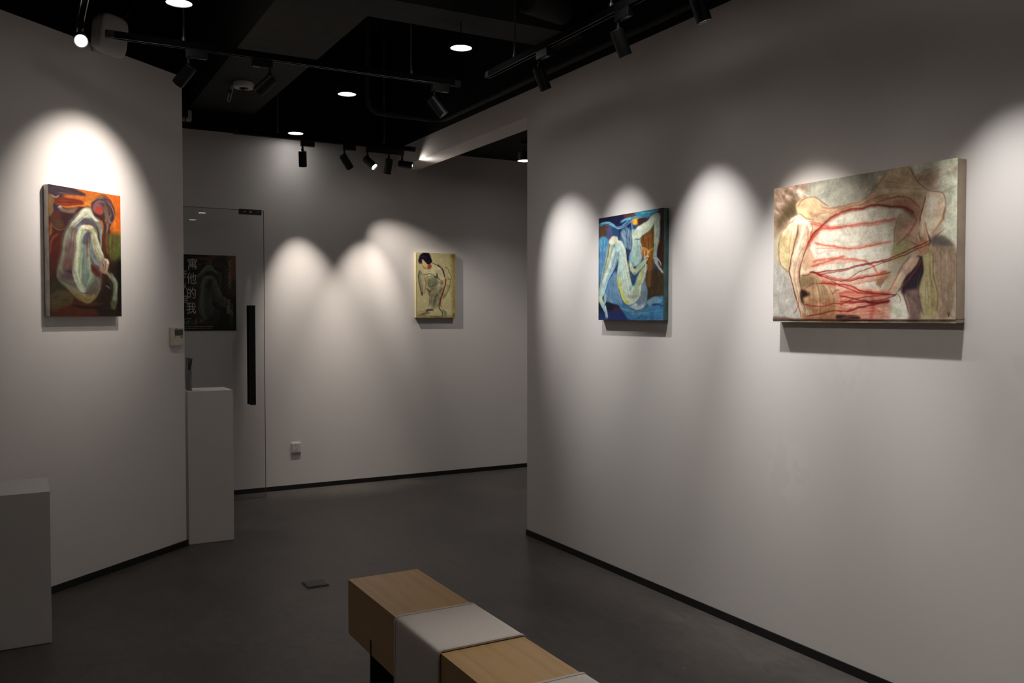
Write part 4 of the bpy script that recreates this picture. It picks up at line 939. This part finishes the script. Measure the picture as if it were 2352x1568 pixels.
M_ink = mat('poster_white_ink', (.62, .55, .48), .6)
M_ink2 = mat('poster_dim_ink', (.40, .36, .31), .6)
def text(s, x, z, size, m, name, rot=0., sx=1., parent=None, ax='CENTER', off=0.):
    c = bpy.data.curves.new('tx', 'FONT'); c.body = s; c.size = size; c.align_x = ax; c.align_y = 'CENTER'; c.resolution_u = 3; c.offset = off*size
    o = bpy.data.objects.new('tx', c); COL.objects.link(o); dg = bpy.context.evaluated_depsgraph_get()
    me = bpy.data.meshes.new_from_object(o.evaluated_get(dg)); bpy.data.objects.remove(o); bpy.data.curves.remove(c)
    M = Matrix.Translation((x, YB-.0042, z)) @ Matrix.Rotation(R(90), 4, 'X') @ Matrix.Rotation(rot, 4, 'Z') @ Matrix.Diagonal((sx, 1, 1, 1))
    me.name = name; me.transform(M); me.transform(full(parent).inverted()); me.materials.clear(); me.materials.append(m)
    ob = bpy.data.objects.new(name, me); COL.objects.link(ob); ob.parent = parent; return ob
for ch, x, z, s in (('寓', 1.236, 1.920, .105), ('他', 1.229, 1.806, .100), ('的', 1.226, 1.685, .100), ('我', 1.223, 1.563, .100), ('于', 1.177, 1.842, .068), ('人', 1.177, 1.741, .070), ('自', 1.177, 1.639, .072)):
    text(ch, x, z, s, M_ink, 'title_character', 0, .80 if s > .09 else .62, t, off=.007 if s > .09 else .003)
text('Self-in-others', 1.534, 1.852, .044, M_ink2, 'english_title', R(-90), 1, t)
for k, ch in enumerate('唐媛媛'): text(ch, 1.520, 1.622-.041*k, .042, M_ink2, 'artist_character', 0, .85, t)
text('5.1—5.11', 1.240, 1.461, .042, M_ink2, 'date_line', 0, 1.0, t)
bm = bmesh.new(); rg = random.Random(8)
for x0, x1, z, hh in ((1.16, 1.225, 1.484, .006), (1.16, 1.27, 1.4405, .005), (1.165, 1.40, 1.420, .005), (1.16, 1.385, 1.4045, .004)):
    x = x0
    while x < x1:
        w_ = rg.uniform(.006, .022); bb(bm, (x, YB-.0046, z-hh/2), (min(x+w_, x1), YB-.0042, z+hh/2)); x += w_+rg.uniform(.003, .008)
for k in range(5): bb(bm, (1.546, YB-.0046, 1.60-.022*k), (1.550, YB-.0042, 1.614-.022*k))
obj('small_print', bm, M_ink2, t)['kind'] = 'stuff'

# ================================================================ lighting tracks and their spots
ZT = 2.93
G_TR, G_SP, G_DL = 'suspended lighting tracks', 'black track spotlights', 'round pendant downlights'
def track(label, a, b_, rods):
    a, b_ = Vector(a), Vector(b_); d_ = (b_-a).normalized(); sd = Vector((-d_.y, d_.x, 0)); c = (a+b_)/2; L_ = (b_-a).length
    t = thing('lighting_track', label, 'lighting track', (c.x, c.y, ZT), 0, G_TR); up = Vector((0, 0, 1))
    rot = Matrix((d_, sd, up)).transposed()
    bm = bmesh.new(); box(bm, c+up*(.0275), (L_, .034, .015), rot)
    for s in (-1, 1): box(bm, c+sd*s*.0145+up*.010, (L_, .005, .020), rot)
    obj('rail', bm, M_rail, t)
    bm = bmesh.new()
    for s in (-1, 1): box(bm, c+sd*s*.0135-up*.0006, (L_-.04, .0035, .0012), rot)
    obj('conductor_lip', bm, M_gr, t)
    for e_, s in ((a, 1), (b_, -1)):
        bm = bmesh.new(); box(bm, e_+d_*s*.02+up*.0165, (.042, .035, .035), rot, .002); box(bm, e_+d_*s*.02-up*.0015, (.036, .024, .0015), rot); obj('end_cap', bm, M_cap, t)
    for r_ in rods:
        q = a+d_*r_; bm = bmesh.new(); cyl(bm, (q.x, q.y, ZT+.035), (q.x, q.y, HC), .0055, 10); cyl(bm, (q.x, q.y, ZT+.034), (q.x, q.y, ZT+.055), .011, 12); cyl(bm, (q.x, q.y, 3.33), (q.x, q.y, 3.36), .009, 10); obj('suspension_rod', bm, M_rod, t)
    return t
track('suspended black track across the middle of the room, nearest the left wall', (.40, 5.0, ZT), (2.41, 5.0, ZT), (.38, 1.684))
track('suspended black track running along the right wall', (2.47, 4.74, ZT), (2.47, .74, ZT), (.335, 1.27, 2.6, 3.7))
track('suspended black track in front of the back wall carrying five spotlights', (1.475, 7.13, ZT), (3.005, 7.13, ZT), (.346, 1.25))
track('suspended black track seen end-on above the white speaker', (.275, 4.80, ZT), (.275, 1.80, ZT), (.5, 2.4))

def spot(label, px, py, tdir, side, tgt, power, half=19., blend=.9, zp=2.842, rad=.018, col=WARM):
    """Track spotlight: stem at (px, py), adapter box reaching to `side` along the track, head aimed at tgt."""
    t = thing('track_spotlight', label, 'spotlight', (px, py, ZT-.05), 0, G_SP)
    td = Vector(tdir).normalized(); up = Vector((0, 0, 1)); sd = Vector((-td.y, td.x, 0)); rot = Matrix((td, sd, up)).transposed()
    P0 = Vector((px, py, ZT))
    bm = bmesh.new(); box(bm, P0+td*side*.042-up*.024, (.112, .032, .043), rot, .003); box(bm, P0+td*side*.042+up*.004, (.09, .016, .014), rot); ad = obj('adapter', bm, M_bk, t)
    bm = bmesh.new(); box(bm, P0+td*side*.074-up*.0462, (.035, .022, .0015), rot); obj('latch_tab', bm, M_gr, ad)
    piv = Vector((px, py, zp)); aim = (Vector(tgt)-piv).normalized()
    bm = bmesh.new(); cyl(bm, P0-up*.044, piv+up*.012, .0085, 12); lathe(bm, piv+up*.02, (0, 0, -1), [(0, .011), (.014, .012), (.022, .006)], 12); obj('stem', bm, M_bk, t, True)
    r_ = .032; c0 = piv-up*.026-aim*.03; Lh = .128
    bm = bmesh.new(); lathe(bm, c0, aim, [(0, .010), (.001, r_-.004), (.005, r_), (Lh-.002, r_), (Lh, r_-.0015), (Lh-.006, r_-.003), (Lh-.016, r_-.006), (Lh-.0161, .002)], 32, False); hd = obj('head', bm, M_bk, t, True)
    bm = bmesh.new(); lathe(bm, c0+aim*(Lh-.0145), aim, [(0, .0255), (.001, .0255)], 28); obj('lens', bm, M_lens, hd)
    bm = bmesh.new(); lathe(bm, c0+aim*(Lh-.010), aim, [(0, .0268), (.002, .0285), (.005, .0288), (.005, .0275), (.001, .0262)], 28, False); obj('trim_ring', bm, M_chrome, hd, True)
    lamp('SPOT', 'spot_lamp', c0+aim*(Lh+.002), aim, power, col, t, R(half*2), blend, rad)
    return t
XD, YDR = (1, 0, 0), (0, 1, 0)
spot('track spotlight aimed at the left wall, leftmost on the middle track', .803, 5.0, XD, 1, (.317, 5.52, 2.16), 60, 37, 1.)
spot('track spotlight beside the ceiling camera, second on the middle track', 1.235, 5.0, XD, -1, (.36, 5.52, 1.95), 20, 28, 1.)
spot('track spotlight at the right end of the middle track', 2.235, 5.0, XD, 1, (XR, 4.62, 1.72), 88, 23, 1., col=NEUT)
spot('track spotlight nearest the far end of the right wall track', 2.47, 4.13, YDR, -1, (XR, 4.06, 1.55), 64, 25, 1., col=NEUT)
spot('track spotlight above the blue painting, second on the right wall track', 2.47, 3.412, YDR, -1, (XR, 3.34, 1.58), 82, 25, 1., col=NEUT)
spot('track spotlight at the top edge of the photo on the right wall track', 2.47, 2.86, YDR, -1, (XR, 2.64, 1.15), 128, 26, 1., col=NEUT)
spot('track spotlight on the right wall track, just beyond the top of the photo', 2.47, 1.95, YDR, -1, (XR, 1.72, 1.35), 68, 27, 1., col=NEUT)
spot('track spotlight on the right wall track, nearest the camera', 2.47, 1.25, YDR, -1, (XR, 1.1, 1.1), 70, 27, 1., col=NEUT)
spot('track spotlight on the right wall track, unseen, added to brighten the bench', 2.47, 2.4, YDR, -1, (1.28, 2.2, .45), 60, 17, 1., col=NEUT)  # extra spot, added only to lift the bench top
spot('leftmost track spotlight on the back wall track, hanging straight', 2.021, 7.13, XD, 1, (2.19, YB, 1.36), 92, 23, 1., rad=.012)
spot('track spotlight tilted right, second on the back wall track', 2.371, 7.13, XD, 1, (3.38, YB, 1.66), 70, 24, 1., rad=.010)
spot('glowing track spotlight facing the camera, third on the back wall track', 2.575, 7.13, XD, 1, (2.575+.40, 7.13-.62, 2.842-.62), 24, 24, 1.)
spot('track spotlight tilted left, fourth on the back wall track', 2.766, 7.13, XD, -1, (2.69, YB, 1.36), 92, 23, 1., rad=.012)
spot('rightmost track spotlight on the back wall track, lying almost level', 2.887, 7.13, XD, -1, (2.887+.62, 7.13-.46, 2.842-.14), 4.5, 74, 1., 2.836)
spot('bright spotlight facing the camera beside the white speaker', .272, 4.76, YDR, 1, (.20, 3.0, 2.20), 40, 26, 1., 2.862)
spot('track spotlight on the end-on track, unseen, added to throw light across to the right wall', .275, 3.6, YDR, 1, (XR, 2.55, 1.05), 24, 26, 1.)  # fill spot added to keep the right wall bright lower down
spot('track spotlight on the end-on track, unseen, added to brighten the near right wall', .275, 2.6, YDR, 1, (XR, 1.75, 1.05), 24, 26, 1.)  # second added fill spot, for the wall nearer the camera

def downlight(label, x, y, z=3.05, power=None, zc=HC, col=COOL, body=.055):
    t = thing('pendant_downlight', label, 'downlight', (x, y, z), 0, G_DL); r_ = .066
    bm = bmesh.new(); lathe(bm, (x, y, z), (0, 0, 1), [(.006, .0605), (0, .0615), (0, r_-.001), (.001, r_), (body-.004, r_), (body, r_-.004), (body, .004)], 40, False); obj('housing', bm, M_bk, t, True)
    bm = bmesh.new(); lathe(bm, (x, y, z+.004), (0, 0, 1), [(0, .0612), (.002, .0612)], 40); obj('diffuser', bm, M_disc, t)
    bm = bmesh.new(); cyl(bm, (x, y, z+body-.002), (x, y, zc), .0028, 8); lathe(bm, (x, y, zc), (0, 0, -1), [(0, .04), (.02, .04), (.025, .03)], 20); obj('cord', bm, M_bk, t)
    lamp('SPOT', 'downlight_lamp', (x, y, z-.002), (0, 0, -1), P_DOWN if power is None else power, col, t, R(118), 1., .05)
downlight('round pendant downlight over the bench, right of the long beam', 2.248, 4.644)
downlight('round pendant downlight in the middle of the ceiling between the tracks', 2.014, 5.988)
downlight('round pendant downlight close to the back wall above its track', 2.04, 7.40, 3.035, 3)
downlight('round pendant downlight at the top edge of the photo near the left wall', .708, 4.663, power=9)
downlight('round pendant downlight in the next room, half hidden by the right wall', 3.875, 6.735, 2.86, 46, 3.03, body=.075)
for x, y, lab in ((2.30, 3.28, 'over the near half of the right wall, just above the photo'), (2.34, 1.93, 'beside the near end of the bench, above the photo'), (2.40, .90, 'right of the camera, out of view'), (2.44, -.15, 'behind the camera, mirrored in the glass door'), (.70, 3.30, 'left of the bench, above the photo'), (.70, 1.93, 'left of the camera, out of view'), (.70, .0, 'above the camera, out of view'), (-.85, 2.2, 'near the side wall, out of view')):
    downlight('round pendant downlight '+lab, x, y, power=5)
downlight('round pendant downlight deep in the next room, unseen, added to brighten it', 5.2, 6.4, 2.86, 46, 3.03, body=.075)  # extra lamp, added to brighten the next room and the header underside
downlight('round pendant downlight in the near half of the next room, unseen, added to brighten it', 4.6, 4.6, 2.86, 46, 3.03, body=.075)  # another added lamp for more light through the opening
downlight('round pendant downlight over the entrance behind the left wall, out of view', .35, 6.75, 3.03, 24)

# ================================================================ furniture and small things
def plinth(label, a, b_):
    t = thing('display_plinth', label, 'plinth', ((a[0]+b_[0])/2, (a[1]+b_[1])/2, 0), 0, 'white display plinths')
    bm = bmesh.new(); bb(bm, (a[0]+.004, a[1]+.004, 0), (b_[0]-.004, b_[1]-.004, b_[2]-.002), .001); obj('plinth_body', bm, M_plinth, t)
    return t
def panels(t, a, b_, th=.005):
    for nm, lo, hi in (('front_panel', (a[0], a[1], .004), (b_[0], a[1]+th, b_[2])), ('side_panel', (b_[0]-th, a[1]+th, .004), (b_[0], b_[1], b_[2])), ('side_panel', (a[0], a[1]+th, .004), (a[0]+th, b_[1], b_[2])), ('top_panel', (a[0]+th, a[1]+th, b_[2]-th), (b_[0]-th, b_[1], b_[2]))):
        bm = bmesh.new(); bb(bm, lo, hi, .0008); obj(nm, bm, M_plinth, t)
t = plinth('low white plinth in the left foreground, cut off by the photo edge', (-.30, 4.543, 0), (.107, 4.955, .70)); panels(t, (-.30, 4.543, 0), (.107, 4.955, .70))
bm = bmesh.new(); cyl(bm, (-.115, 4.5425, .555), (-.115, 4.55, .555), .006, 12); obj('screw_hole', bm, M_dark, t)
t = plinth('tall white plinth beside the left wall corner holding leaflets', (.948, 6.06, 0), (1.236, 6.36, 1.01)); panels(t, (.948, 6.06, 0), (1.236, 6.36, 1.01))

# leaflet holder on the tall plinth
M_acr = bpy.data.materials.new('clear_acrylic'); M_acr.use_nodes = True
nt = M_acr.node_tree; N = nt.nodes; Lk = nt.links; N.remove(N['Principled BSDF'])
tr = N.new('ShaderNodeBsdfTransparent'); tr.inputs[0].default_value = (.82, .83, .84, 1); gl = N.new('ShaderNodeBsdfGlossy'); gl.inputs['Roughness'].default_value = .05
df = N.new('ShaderNodeBsdfDiffuse'); df.inputs[0].default_value = (.6, .6, .6, 1); m2 = N.new('ShaderNodeMixShader'); m2.inputs[0].default_value = .2; Lk.new(tr.outputs[0], m2.inputs[1]); Lk.new(df.outputs[0], m2.inputs[2])
ms = N.new('ShaderNodeMixShader'); ms.inputs[0].default_value = .08; Lk.new(m2.outputs[0], ms.inputs[1]); Lk.new(gl.outputs[0], ms.inputs[2]); Lk.new(ms.outputs[0], N['Material Output'].inputs[0])
ZP = 1.0105
t = thing('leaflet_holder', 'clear acrylic leaflet holder on the tall white plinth', 'holder', (.965, 6.17, ZP), 0)
for nm, lo, hi in (('base', (.957, 6.11, ZP), (.984, 6.23, ZP+.003)), ('front_wall', (.981, 6.11, ZP+.003), (.984, 6.23, ZP+.14)), ('back_wall', (.957, 6.11, ZP+.003), (.9585, 6.23, ZP+.14)), ('end_wall', (.9585, 6.11, ZP+.003), (.981, 6.113, ZP+.14))):
    bm = bmesh.new(); bb(bm, lo, hi); obj(nm, bm, M_acr, t)
M_lf = [mat('leaflet_black', (.012, .012, .012), .3), mat('leaflet_grey', (.16, .16, .17), .35), mat('leaflet_white', (.42, .40, .39), .5)]
for k, (x0, bow, hh, mi, lab) in enumerate(((.963, .000, .215, 0, 'black leaflet at the back of the acrylic holder'), (.968, .006, .212, 1, 'grey leaflet in the middle of the acrylic holder'), (.973, .013, .208, 0, 'black leaflet bending forward from the acrylic holder'))):
    bm = bmesh.new(); n_ = 10; rows = []
    for i in range(n_+1):
        s = i/n_; x = x0+bow*(s*s*1.6-.35*s)-.001*math.sin(s*3)
        rows.append([bm.verts.new((x+dx, y, ZP+.0035+hh*s)) for y, dx in ((6.118, 0), (6.222, 0), (6.222, .0012), (6.118, .0012))])
    for a_, b_ in zip(rows, rows[1:]):
        for i in range(4): bm.faces.new((a_[i], a_[(i+1) % 4], b_[(i+1) % 4], b_[i]))
    bm.faces.new(rows[0][::-1]); bm.faces.new(rows[-1])
    tag(obj('leaflet', bm, M_lf[mi], None, True), lab, 'leaflet', 'leaflets in the acrylic holder')

# bench
BX0, BX1, BY1, BY0, BZ, BZ0 = 1.132, 1.431, 3.382, 1.38, .45, .232
M_wood = mat('oak_veneer', (.50, .305, .135), .42, spec=.35)
nt = M_wood.node_tree; N = nt.nodes; Lk = nt.links; b = N['Principled BSDF']; tc = N.new('ShaderNodeTexCoord')
mp = N.new('ShaderNodeMapping'); mp.inputs['Scale'].default_value = (9, .9, 9); Lk.new(tc.outputs['Object'], mp.inputs[0])
n0 = N.new('ShaderNodeTexNoise'); n0.inputs['Scale'].default_value = 1.5; n0.inputs['Detail'].default_value = 2; Lk.new(mp.outputs[0], n0.inputs['Vector'])
wv = N.new('ShaderNodeTexWave'); wv.wave_type = 'RINGS'; wv.rings_direction = 'Y'; wv.inputs['Scale'].default_value = 3.2; wv.inputs['Distortion'].default_value = 5; wv.inputs['Detail'].default_value = 3; wv.inputs['Detail Scale'].default_value = 1.2; Lk.new(mp.outputs[0], wv.inputs['Vector'])
r_ = N.new('ShaderNodeValToRGB'); r_.color_ramp.elements[0].color = (.42, .25, .105, 1); r_.color_ramp.elements[1].color = (.56, .345, .155, 1); Lk.new(wv.outputs['Fac'], r_.inputs[0])
mq = N.new('ShaderNodeMapping'); mq.inputs['Scale'].default_value = (160, 6, 160); Lk.new(tc.outputs['Object'], mq.inputs[0])
n3 = N.new('ShaderNodeTexNoise'); n3.inputs['Scale'].default_value = 1; n3.inputs['Detail'].default_value = 3; Lk.new(mq.outputs[0], n3.inputs['Vector'])
mx = N.new('ShaderNodeMixRGB'); mx.blend_type = 'MULTIPLY'; mx.inputs[0].default_value = .30; Lk.new(r_.outputs[0], mx.inputs[1]); Lk.new(n3.outputs['Fac'], mx.inputs[2])
m5 = N.new('ShaderNodeMixRGB'); m5.inputs[0].default_value = .55; m5.inputs[2].default_value = (.50, .305, .135, 1); Lk.new(mx.outputs[0], m5.inputs[1]); Lk.new(m5.outputs[0], b.inputs['Base Color'])
t = thing('wooden_bench', 'long oak box bench on black metal legs in the foreground', 'bench', ((BX0+BX1)/2, (BY0+BY1)/2, 0))
TH = .018
def brd(nm, lo, hi): 
    bm = bmesh.new(); bb(bm, lo, hi, .0015); return obj(nm, bm, M_wood, t)
brd('top_board', (BX0, BY0, BZ-TH), (BX1, BY1, BZ)); brd('end_board', (BX0+TH, BY1-TH, BZ0), (BX1-TH, BY1, BZ-TH)); brd('end_board', (BX0+TH, BY0, BZ0), (BX1-TH, BY0+TH, BZ-TH)); brd('bottom_board', (BX0+TH, BY0+TH, BZ0), (BX1-TH, BY1-TH, BZ0+TH))
LY, LTK = 3.124, .012
for x0, x1 in ((BX0, BX0+TH), (BX1-TH, BX1)):
    bm = bmesh.new(); ys = [BY0, 1.64-LTK/2-.002, 1.64+LTK/2+.002, LY-LTK/2-.002, LY+LTK/2+.002, BY1]
    for i in (0, 2, 4): bb(bm, (x0, ys[i], BZ0), (x1, ys[i+1], BZ-TH))
    for i in (1, 3): bb(bm, (x0, ys[i], BZ0+.055), (x1, ys[i+1], BZ-TH))
    bmesh.ops.remove_doubles(bm, verts=bm.verts, dist=1e-5); obj('side_board', bm, M_wood, t)
for y in (LY, 1.64):
    bm = bmesh.new(); bb(bm, (BX0-.001, y-LTK/2, 0), (BX1+.001, y+LTK/2, BZ0-.001)); bb(bm, (BX0-.001, y-LTK/2, BZ0-.001), (BX0+TH, y+LTK/2, BZ0+.052)); bb(bm, (BX1-TH, y-LTK/2, BZ0-.001), (BX1+.001, y+LTK/2, BZ0+.052)); obj('leg', bm, M_bk, t, label='black metal plate leg')

# linen runners draped across the bench
M_linen = mat('oatmeal_linen', (.62, .56, .50), .85, noise=(120, .06), bump=(700, .25), spec=.1)
M_hem = mat('linen_hem', (.54, .49, .44), .85, bump=(700, .3), spec=.1)
def runner(label, y1, y0, seed, dropL=.36, dropR=.30):
    t = thing('linen_runner', label, 'runner', ((BX0+BX1)/2, (y0+y1)/2, BZ), 0, 'linen runners on the bench'); rg = random.Random(seed)
    cr = .010; e_ = .0015; pts = []                    # cross-section from left hem over the top to right hem
    for i in range(13): pts.append((BX0-e_-.003, BZ-cr-dropL*(1-i/12), i/12))
    for i in range(1, 6): a_ = i/6*PI/2; pts.append((BX0-e_-.003+(cr+.002)*(1-math.cos(a_)), BZ-cr+(cr+e_+.002)*math.sin(a_), 1))
    for i in range(9): pts.append((BX0+cr+(BX1-BX0-2*cr)*i/8, BZ+e_+.002, 1))
    for i in range(1, 6): a_ = PI/2-i/6*PI/2; pts.append((BX1+e_+.003-(cr+.002)*(1-math.cos(a_)), BZ-cr+(cr+e_+.002)*math.sin(a_), 1))
    for i in range(9): pts.append((BX1+e_+.003, BZ-cr-dropR*i/8, 1-i/8))
    ny = 28; ph = rg.uniform(0, 6)
    def build(ya, yb, n_, thick, off, m_, nm):
        bm = bmesh.new(); top = []; bot = []
        for i, (x, z, s) in enumerate(pts):
            rt_, rb_ = [], []
            for j in range(n_+1):
                y = ya+(yb-ya)*j/n_; wv_ = 0
                hang = 1-s
                if z < BZ-.02: wv_ = hang*(.004*math.sin(y*22+ph)+.003*math.sin(y*51+2*ph))
                sgn = -1 if x < (BX0+BX1)/2 else 1
                skew = hang*.012*(y-(y0+y1)/2)
                ox = sgn*abs(wv_)*1.0 if z < BZ-.02 else 0
                # outward normal
                if z < BZ-cr+1e-6: nx, nz = sgn, 0
                elif BX0+cr-1e-6 <= x <= BX1-cr+1e-6: nx, nz = 0, 1
                else: nx, nz = sgn*.7, .7
                rt_.append(bm.verts.new((x+ox+nx*(thick+off), y+skew, z+nz*(thick+off)))); rb_.append(bm.verts.new((x+ox+nx*off, y+skew, z+nz*off)))
            top.append(rt_); bot.append(rb_)
        for A in (top, bot):
            for a_, b_ in zip(A, A[1:]):
                for j in range(n_): bm.faces.new((a_[j], a_[j+1], b_[j+1], b_[j]))
        for j in (0, n_):
            for i in range(len(pts)-1): bm.faces.new((top[i][j], top[i+1][j], bot[i+1][j], bot[i][j]))
        for i in (0, len(pts)-1):
            for j in range(n_): bm.faces.new((top[i][j], top[i][j+1], bot[i][j+1], bot[i][j]))
        return obj(nm, bm, m_, t, True)
    build(y0, y1, ny, .0035, 0, M_linen, 'cloth')
    build(y1-.012, y1, 2, .0022, .0033, M_hem, 'hem'); build(y0, y0+.012, 2, .0022, .0033, M_hem, 'hem')
runner('oatmeal linen runner draped over the far half of the bench', 2.862, 2.49, 3)
runner('oatmeal linen runner on the near part of the bench, at the bottom photo edge', 2.14, 1.77, 5)

# floor box
t = thing('floor_socket', 'square black socket lid set in the concrete floor', 'floor socket', (1.425, 4.825, 0))
bm = bmesh.new(); bb(bm, (1.362, 4.762, -.002), (1.488, 4.888, .004), .002); obj('rim', bm, M_rod, t)
bm = bmesh.new(); bb(bm, (1.367, 4.767, .003), (1.483, 4.883, .009), .002); ld = obj('lid', bm, mat('grey_black_lid', (.018, .028, .028), .5, noise=(20, .2)), t)
bm = bmesh.new(); bb(bm, (1.405, 4.77, .0088), (1.445, 4.776, .0096)); obj('finger_slot', bm, M_dark, ld)

# wall socket
sx, sz = 2.079, .36
t = thing('wall_socket', 'white five-hole wall socket low on the back wall', 'socket', (sx, YB, sz-.046))
M_sock = mat('socket_plastic', (.62, .58, .55), .25)
bm = bmesh.new(); bb(bm, (sx-.043, YB-.010, sz-.046), (sx+.043, YB, sz+.046), .003); obj('cover_plate', bm, M_sock, t)
bm = bmesh.new(); bb(bm, (sx-.035, YB-.0125, sz-.037), (sx+.035, YB-.0095, sz+.037), .001); f_ = obj('face_insert', bm, M_sock, t)
for dx, dz, a_ in ((-.009, .024, 0), (.006, .024, 0), (0, -.006, 0), (-.009, -.023, -.5), (.009, -.023, .5)):
    bm = bmesh.new(); box(bm, (sx+dx, YB-.0127, sz+dz), (.003, .001, .009), Matrix.Rotation(a_, 3, 'Y')); obj('pin_slot', bm, M_dark, f_)

# thermostat on the left wall by its corner
def lw(u, off, z): q = LA+LT*u+LN*off; return Vector((q.x, q.y, z))
rl = Matrix((Vector(LU), Vector(LNN), Vector((0, 0, 1)))).transposed()
u0, zc = .980, 1.372
t = thing('thermostat', 'cream wall thermostat at the corner of the left wall', 'thermostat', lw(u0, 0, zc-.06))
def lbox(nm, u, off, z, s, m_, par, bev=0., lab=None):
    bm = bmesh.new(); box(bm, lw(u, off, z), s, rl, bev); return obj(nm, bm, m_, par, label=lab)
cs = lbox('housing', u0, .0115, zc, (.118, .021, .118), M_cream, t, .005)
lbox('lower_flap', u0+.003, .0225, zc-.028, (.098, .002, .052), M_cream, cs, .0008)
lbox('display', u0+.004, .0224, zc+.026, (.074, .002, .038), M_screen, cs, .0006, 'grey LCD screen')
lbox('maker_mark', u0-.018, .0223, zc+.050, (.022, .001, .005), M_gr, cs)
for du, c_, w_ in ((-.030, mat('green_button', (.16, .24, .10), .5), .008), (.000, M_cream, .010), (.022, M_dark, .006), (.033, M_dark, .006)): lbox('button', u0+du, .0228, zc-.004, (w_, .003, .010), c_, cs, .0008)
lbox('button', u0, .0238, zc-.020, (.008, .003, .006), M_cream, cs, .0008)
lbox('mounting_plate', u0+.064, .003, zc-.008, (.010, .006, .066), M_white, t, .001)

# loudspeaker at the top of the left wall
c_u, c_off, c_z = .352, .11, 3.088
t = thing('wall_speaker', 'white rounded wall speaker at the top of the left wall', 'speaker', lw(c_u, .0, c_z-.10))
def cushion(nm, hw, hh, prof, m_, par, ex=4.5, tilt=R(8)):
    bm = bmesh.new(); rings = []; n_ = 48
    for off, k_ in prof:
        ring = []
        for i in range(n_):
            a_ = 2*PI*i/n_; ca, sa = math.cos(a_), math.sin(a_); rr = (abs(ca)**ex+abs(sa)**ex)**(-1/ex)
            du, dz = hw*rr*ca*k_, hh*rr*sa*k_
            o2, z2 = off*math.cos(tilt)+dz*math.sin(tilt), dz*math.cos(tilt)-off*math.sin(tilt)
            ring.append(bm.verts.new(lw(c_u+du, c_off+o2, c_z+z2)))
        rings.append(ring)
    for a_, b_ in zip(rings, rings[1:]):
        for i in range(n_): bm.faces.new((a_[i], a_[(i+1) % n_], b_[(i+1) % n_], b_[i]))
    bm.faces.new(rings[0][::-1]); bm.faces.new(rings[-1])
    return obj(nm, bm, m_, par, True)
cushion('cabinet', .100, .112, [(-.075, .62), (-.06, .80), (-.02, .94), (.0, .97), (.012, .97)], M_white, t)
cushion('grille', .100, .112, [(.010, .965), (.014, 1.0), (.022, 1.0), (.030, .96), (.036, .86), (.040, .66), (.042, .4), (.0425, .1)], mat('speaker_grille', (.50, .48, .47), .65, bump=(900, .3)), t)
bm = bmesh.new(); cyl(bm, lw(c_u, -.005, c_z-.03), lw(c_u, .05, c_z-.03), .012, 12); box(bm, lw(c_u, .004, c_z-.05), (.05, .008, .07), rl, .002); obj('bracket', bm, M_white, t)
bm = bmesh.new(); q0 = lw(c_u-.02, .05, c_z+.07); tube(bm, [q0, lw(c_u, .02, c_z+.13), lw(c_u+.05, .0, c_z+.15), lw(c_u+.12, -.02, c_z+.12), lw(c_u+.3, -.06, c_z+.22), lw(c_u+.5, -.07, c_z+.5)], .003, 8); obj('cable', bm, M_rod, t, True)

# dome camera on the beam
dx, dy, dz = 1.443, 6.60, 3.2
t = thing('ceiling_camera', 'round white ceiling camera mounted under the long beam', 'camera', (dx, dy, dz))
bm = bmesh.new(); lathe(bm, (dx, dy, dz), (0, 0, -1), [(0, .070), (.006, .074), (.034, .074), (.040, .070), (.041, .03)], 40); obj('housing', bm, M_white, t, True)
bm = bmesh.new(); lathe(bm, (dx, dy, dz-.038), (0, 0, -1), [(0, .034), (.006, .032), (.013, .024), (.017, .012), (.0185, .002)], 28); obj('dome_lens', bm, mat('smoked_dome', (.012, .012, .013), .08), t, True)
for a_ in (.6, 2.2, 3.8, 5.4):
    bm = bmesh.new(); cyl(bm, (dx+.053*math.cos(a_), dy+.053*math.sin(a_), dz-.0395), (dx+.053*math.cos(a_), dy+.053*math.sin(a_), dz-.0412), .004, 10); obj('screw', bm, M_rod, t)
bm = bmesh.new(); B0 = Vector((dx-.06, dy+.02, dz-.012))
rtv = Vector((.874, -.486, 0))
def cp(r_, z_): v_ = Vector((dx, dy, dz))+rtv*r_; return Vector((v_.x, v_.y, dz+z_))
tube(bm, [cp(-.070, -.015), cp(-.088, -.022), cp(-.096, -.05), cp(-.112, -.09), cp(-.122, -.125), cp(-.114, -.138), cp(-.100, -.125), cp(-.092, -.09), cp(-.084, -.055), cp(-.078, -.03), cp(-.070, -.018)], .0042, 8); obj('cable_loop', bm, M_white, t, True)
bm = bmesh.new(); cyl(bm, cp(-.106, -.066), cp(-.089, -.062), .013, 12); obj('cable_tie', bm, M_dark, t)
